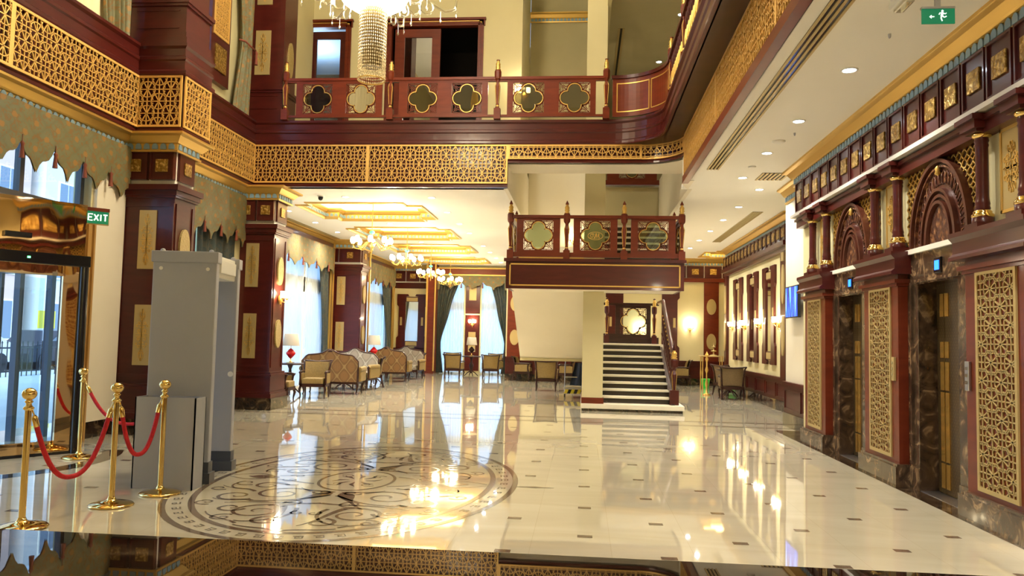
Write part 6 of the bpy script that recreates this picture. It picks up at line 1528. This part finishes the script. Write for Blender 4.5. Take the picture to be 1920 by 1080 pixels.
# gilded stand and display
gs = thing('candle_stand', 'gilded turned stand beside the brown armchairs', 'stand', (3.36, 21.5, 0))
mb = MB(); mb.lathe([(.10, 0), (.11, .02), (.03, .06), (.02, .2), (.045, .3), (.02, .42), (.018, .6), (.05, .68), (.02, .78), (.02, .9), (.045, .98), (.02, 1.02), (.045, 1.06), (.05, 1.1), (.02, 1.14), (0, 1.2)], 3.36, 21.5, 0, 12); build('turned_post', mb, GOLD, gs)
ds = thing('display_table', 'gilded open table with a small tiered ornament behind the brown armchairs', 'table', (3.95, 24.0, 0))
mb = MB(); mb.box(3.55, 23.75, 1.0, 4.22, 24.25, 1.03); build('table_top', mb, CHAMP, ds)
for x in (3.6, 4.17):
    for y in (23.8, 24.2): mb = MB(); mb.lathe([(.02, 0), (.015, .3), (.025, .5), (.015, .7), (.02, 1.0)], x, y, 0, 8); build('leg', mb, GOLD, ds)
to = thing('tiered_ornament', 'small tiered gilded ornament on the gilded table', 'ornament', (3.95, 24.0, 1.03))
mb = MB(); mb.lathe([(.10, 0), (.10, .02), (.02, .04), (.02, .12), (.08, .13), (.08, .15), (.015, .17), (.015, .24), (.06, .25), (.06, .27), (.01, .29), (.0, .45)], 3.95, 24.0, 1.03, 14); build('tiers', mb, CHAMP, to)
# cleaning trolley
tr = thing('cleaning_trolley', 'silver cleaning trolley with a dark blue bag and striped yellow base behind the pier', 'trolley', (-.12, 19.4, 0))
mb = MB()
for x in (-.42, .0):
    for y in (19.35, 19.75): mb.tube([(x, y, .06), (x, y, .82 if y < 19.5 else .95)], .014, 6)
mb.tube([(-.42, 19.75, .95), (0, 19.75, .95)], .014, 6); mb.tube([(-.42, 19.35, .5), (0, 19.35, .5)], .012, 6); build('tube_frame', mb, CHROME, tr)
mb = MB(); mb.bbox(-.44, 19.3, .20, .03, 19.8, .26, .01); build('base_shelf', mb, STEEL, tr)
mb = MB()
for k in range(6): mb.cur = k % 2; x = -.44 + .078 * k; mb.add([(x, 19.295, .10), (x + .078, 19.295, .10), (x + .118, 19.295, .20), (x + .04, 19.295, .20)], [(0, 1, 2, 3)]); mb.add([(x, 19.30, .10), (x + .078, 19.30, .10), (x + .118, 19.30, .20), (x + .04, 19.30, .20)], [(3, 2, 1, 0)])
build('warning_stripes', mb, [TAPE_Y, BLACK], tr)
mb = MB(); mb.grid(14, 8, lambda s, q: (-.30 + .34 * s * (1.25 - .45 * q) + .13 * q, 19.32 + .05 * math.sin(9 * s) + .08 * q, .30 + .55 * q)); mb.grid(14, 8, lambda s, q: (-.30 + .34 * s * (1.25 - .45 * q) + .13 * q, 19.62 + .05 * math.sin(9 * s) - .08 * q, .30 + .55 * q)); build('cloth_bag', mb, simple('navy_cloth', (.035, .05, .09), .8), tr)
for x in (-.42, .0):
    for y in (19.35, 19.75): mb = MB(); mb.M = F_left(x - .015, y, .045); mb.prism([(.045 * math.cos(2 * PI * k / 12), .045 * math.sin(2 * PI * k / 12)) for k in range(12)], 0, .03, 'z'); build('caster', mb, BLACK, tr)

# ================= OUTSIDE =================
mb = MB(); mb.box(-60, -30, -.2, -8.0, 70, -.06); mb.box(-8.0, -6, -.2, -6.8, 32, -.03); struct('ground_street', mb, noisy('grey_paving', [(0.3, (.42, .45, .47)), (.7, (.5, .52, .54))], nscale=1, rough=.8))
FACM = simple('pale_plaster', (.62, .60, .58), .8); WINM = simple('dark_window_glass', (.16, .2, .26), .15)
def facade(label, x, y0, y1, h, mat):
    t = thing('building', label, 'building', (x, (y0 + y1) / 2, -.06), 'buildings across the street'); mb = MB(); mb.box(x - 4, y0, -.06, x, y1, h); build('wall', mb, mat, t)
    yy = y0 + 1.0
    while yy < y1 - 1.5:
        for fl in range(int(h / 3)):
            mb = MB(); z = .9 + fl * 3; mb.box(x, yy - .08, z - .08, x + .05, yy + 1.28, z + 1.78); w_ = build('window', mb, LIGHTW, t); mb = MB(); mb.box(x + .05, yy, z, x + .06, yy + .57, z + 1.7); mb.box(x + .05, yy + .63, z, x + .06, yy + 1.2, z + 1.7); build('pane', mb, WINM, w_)
        yy += 2.6
facade('pale pink building across the street, seen through the transom', -26, 18, 34, 14, simple('pink_plaster', (.62, .42, .36), .8))
facade('pale building across the street, farther along', -26, 35, 52, 12, FACM)
fe = thing('fence', 'black iron railing between the pavement and the parked cars', 'fence', (-17, 23, -.06))
mb = MB()
for z in (.08, .78): mb.box(-17.02, 12, z, -16.98, 34, z + .05)
build('rail', mb, BLACK, fe)
for k in range(100): mb = MB(); y = 12.2 + .215 * k; mb.box(-17.012, y, -.06, -16.988, y + .022, .95); mb.add([(-17.02, y - .01, .95), (-16.98, y - .01, .95), (-16.98, y + .032, .95), (-17.02, y + .032, .95), (-17, y + .01, 1.03)], [(0, 1, 4), (1, 2, 4), (2, 3, 4), (3, 0, 4)]); build('picket', mb, BLACK, fe)
def car(label, y, mat):
    t = thing('car', label, 'car', (-19.5, y, -.06), 'cars parked behind the fence')
    prof = [(-2.1, .3), (-2.15, .6), (-2.0, .85), (-1.2, .98), (-.6, 1.38), (.9, 1.42), (1.6, 1.02), (2.1, .9), (2.15, .35)]
    mb = MB(); mb.prism([(y + a, b - .06) for a, b in prof], -20.3, -18.7, 'x'); build('body', mb, mat, t)
    mb = MB(); mb.prism([(y - 1.05, .96), (y - .52, 1.28), (y + .82, 1.31), (y + 1.35, .98)], -20.31, -18.69, 'x'); build('side_windows', mb, WINM, t)
    for a in (-1.35, 1.35): mb = MB(); mb.prism([(y + a + .32 * math.cos(2 * PI * k / 18), .26 + .32 * math.sin(2 * PI * k / 18)) for k in range(18)], -20.32, -18.68, 'x'); build('wheel', mb, BLACK, t)
car('dark parked car behind the iron fence', 27.0, simple('dark_car_paint', (.02, .025, .04), .2)); car('white parked car behind the iron fence', 22.2, simple('white_car_paint', (.7, .7, .72), .2))
ys = thing('street_sign', 'yellow rectangular sign on a post across the street', 'sign', (-18.2, 24.9, -.06)); mb = MB(); mb.box(-18.2, 24.5, 1.4, -18.15, 25.3, 2.0); build('board', mb, TAPE_Y, ys); mb = MB(); mb.box(-18.26, 24.87, -.06, -18.2, 24.93, 2.0); build('post', mb, STEEL, ys)
sky_fill = lamp('daylight_sun', 'SUN', (-20, 5, 20), 4, (.75, .87, 1.0), size=.1); sky_fill.rotation_euler = (.9, 0, .4)
sky_fill.data.angle = .5
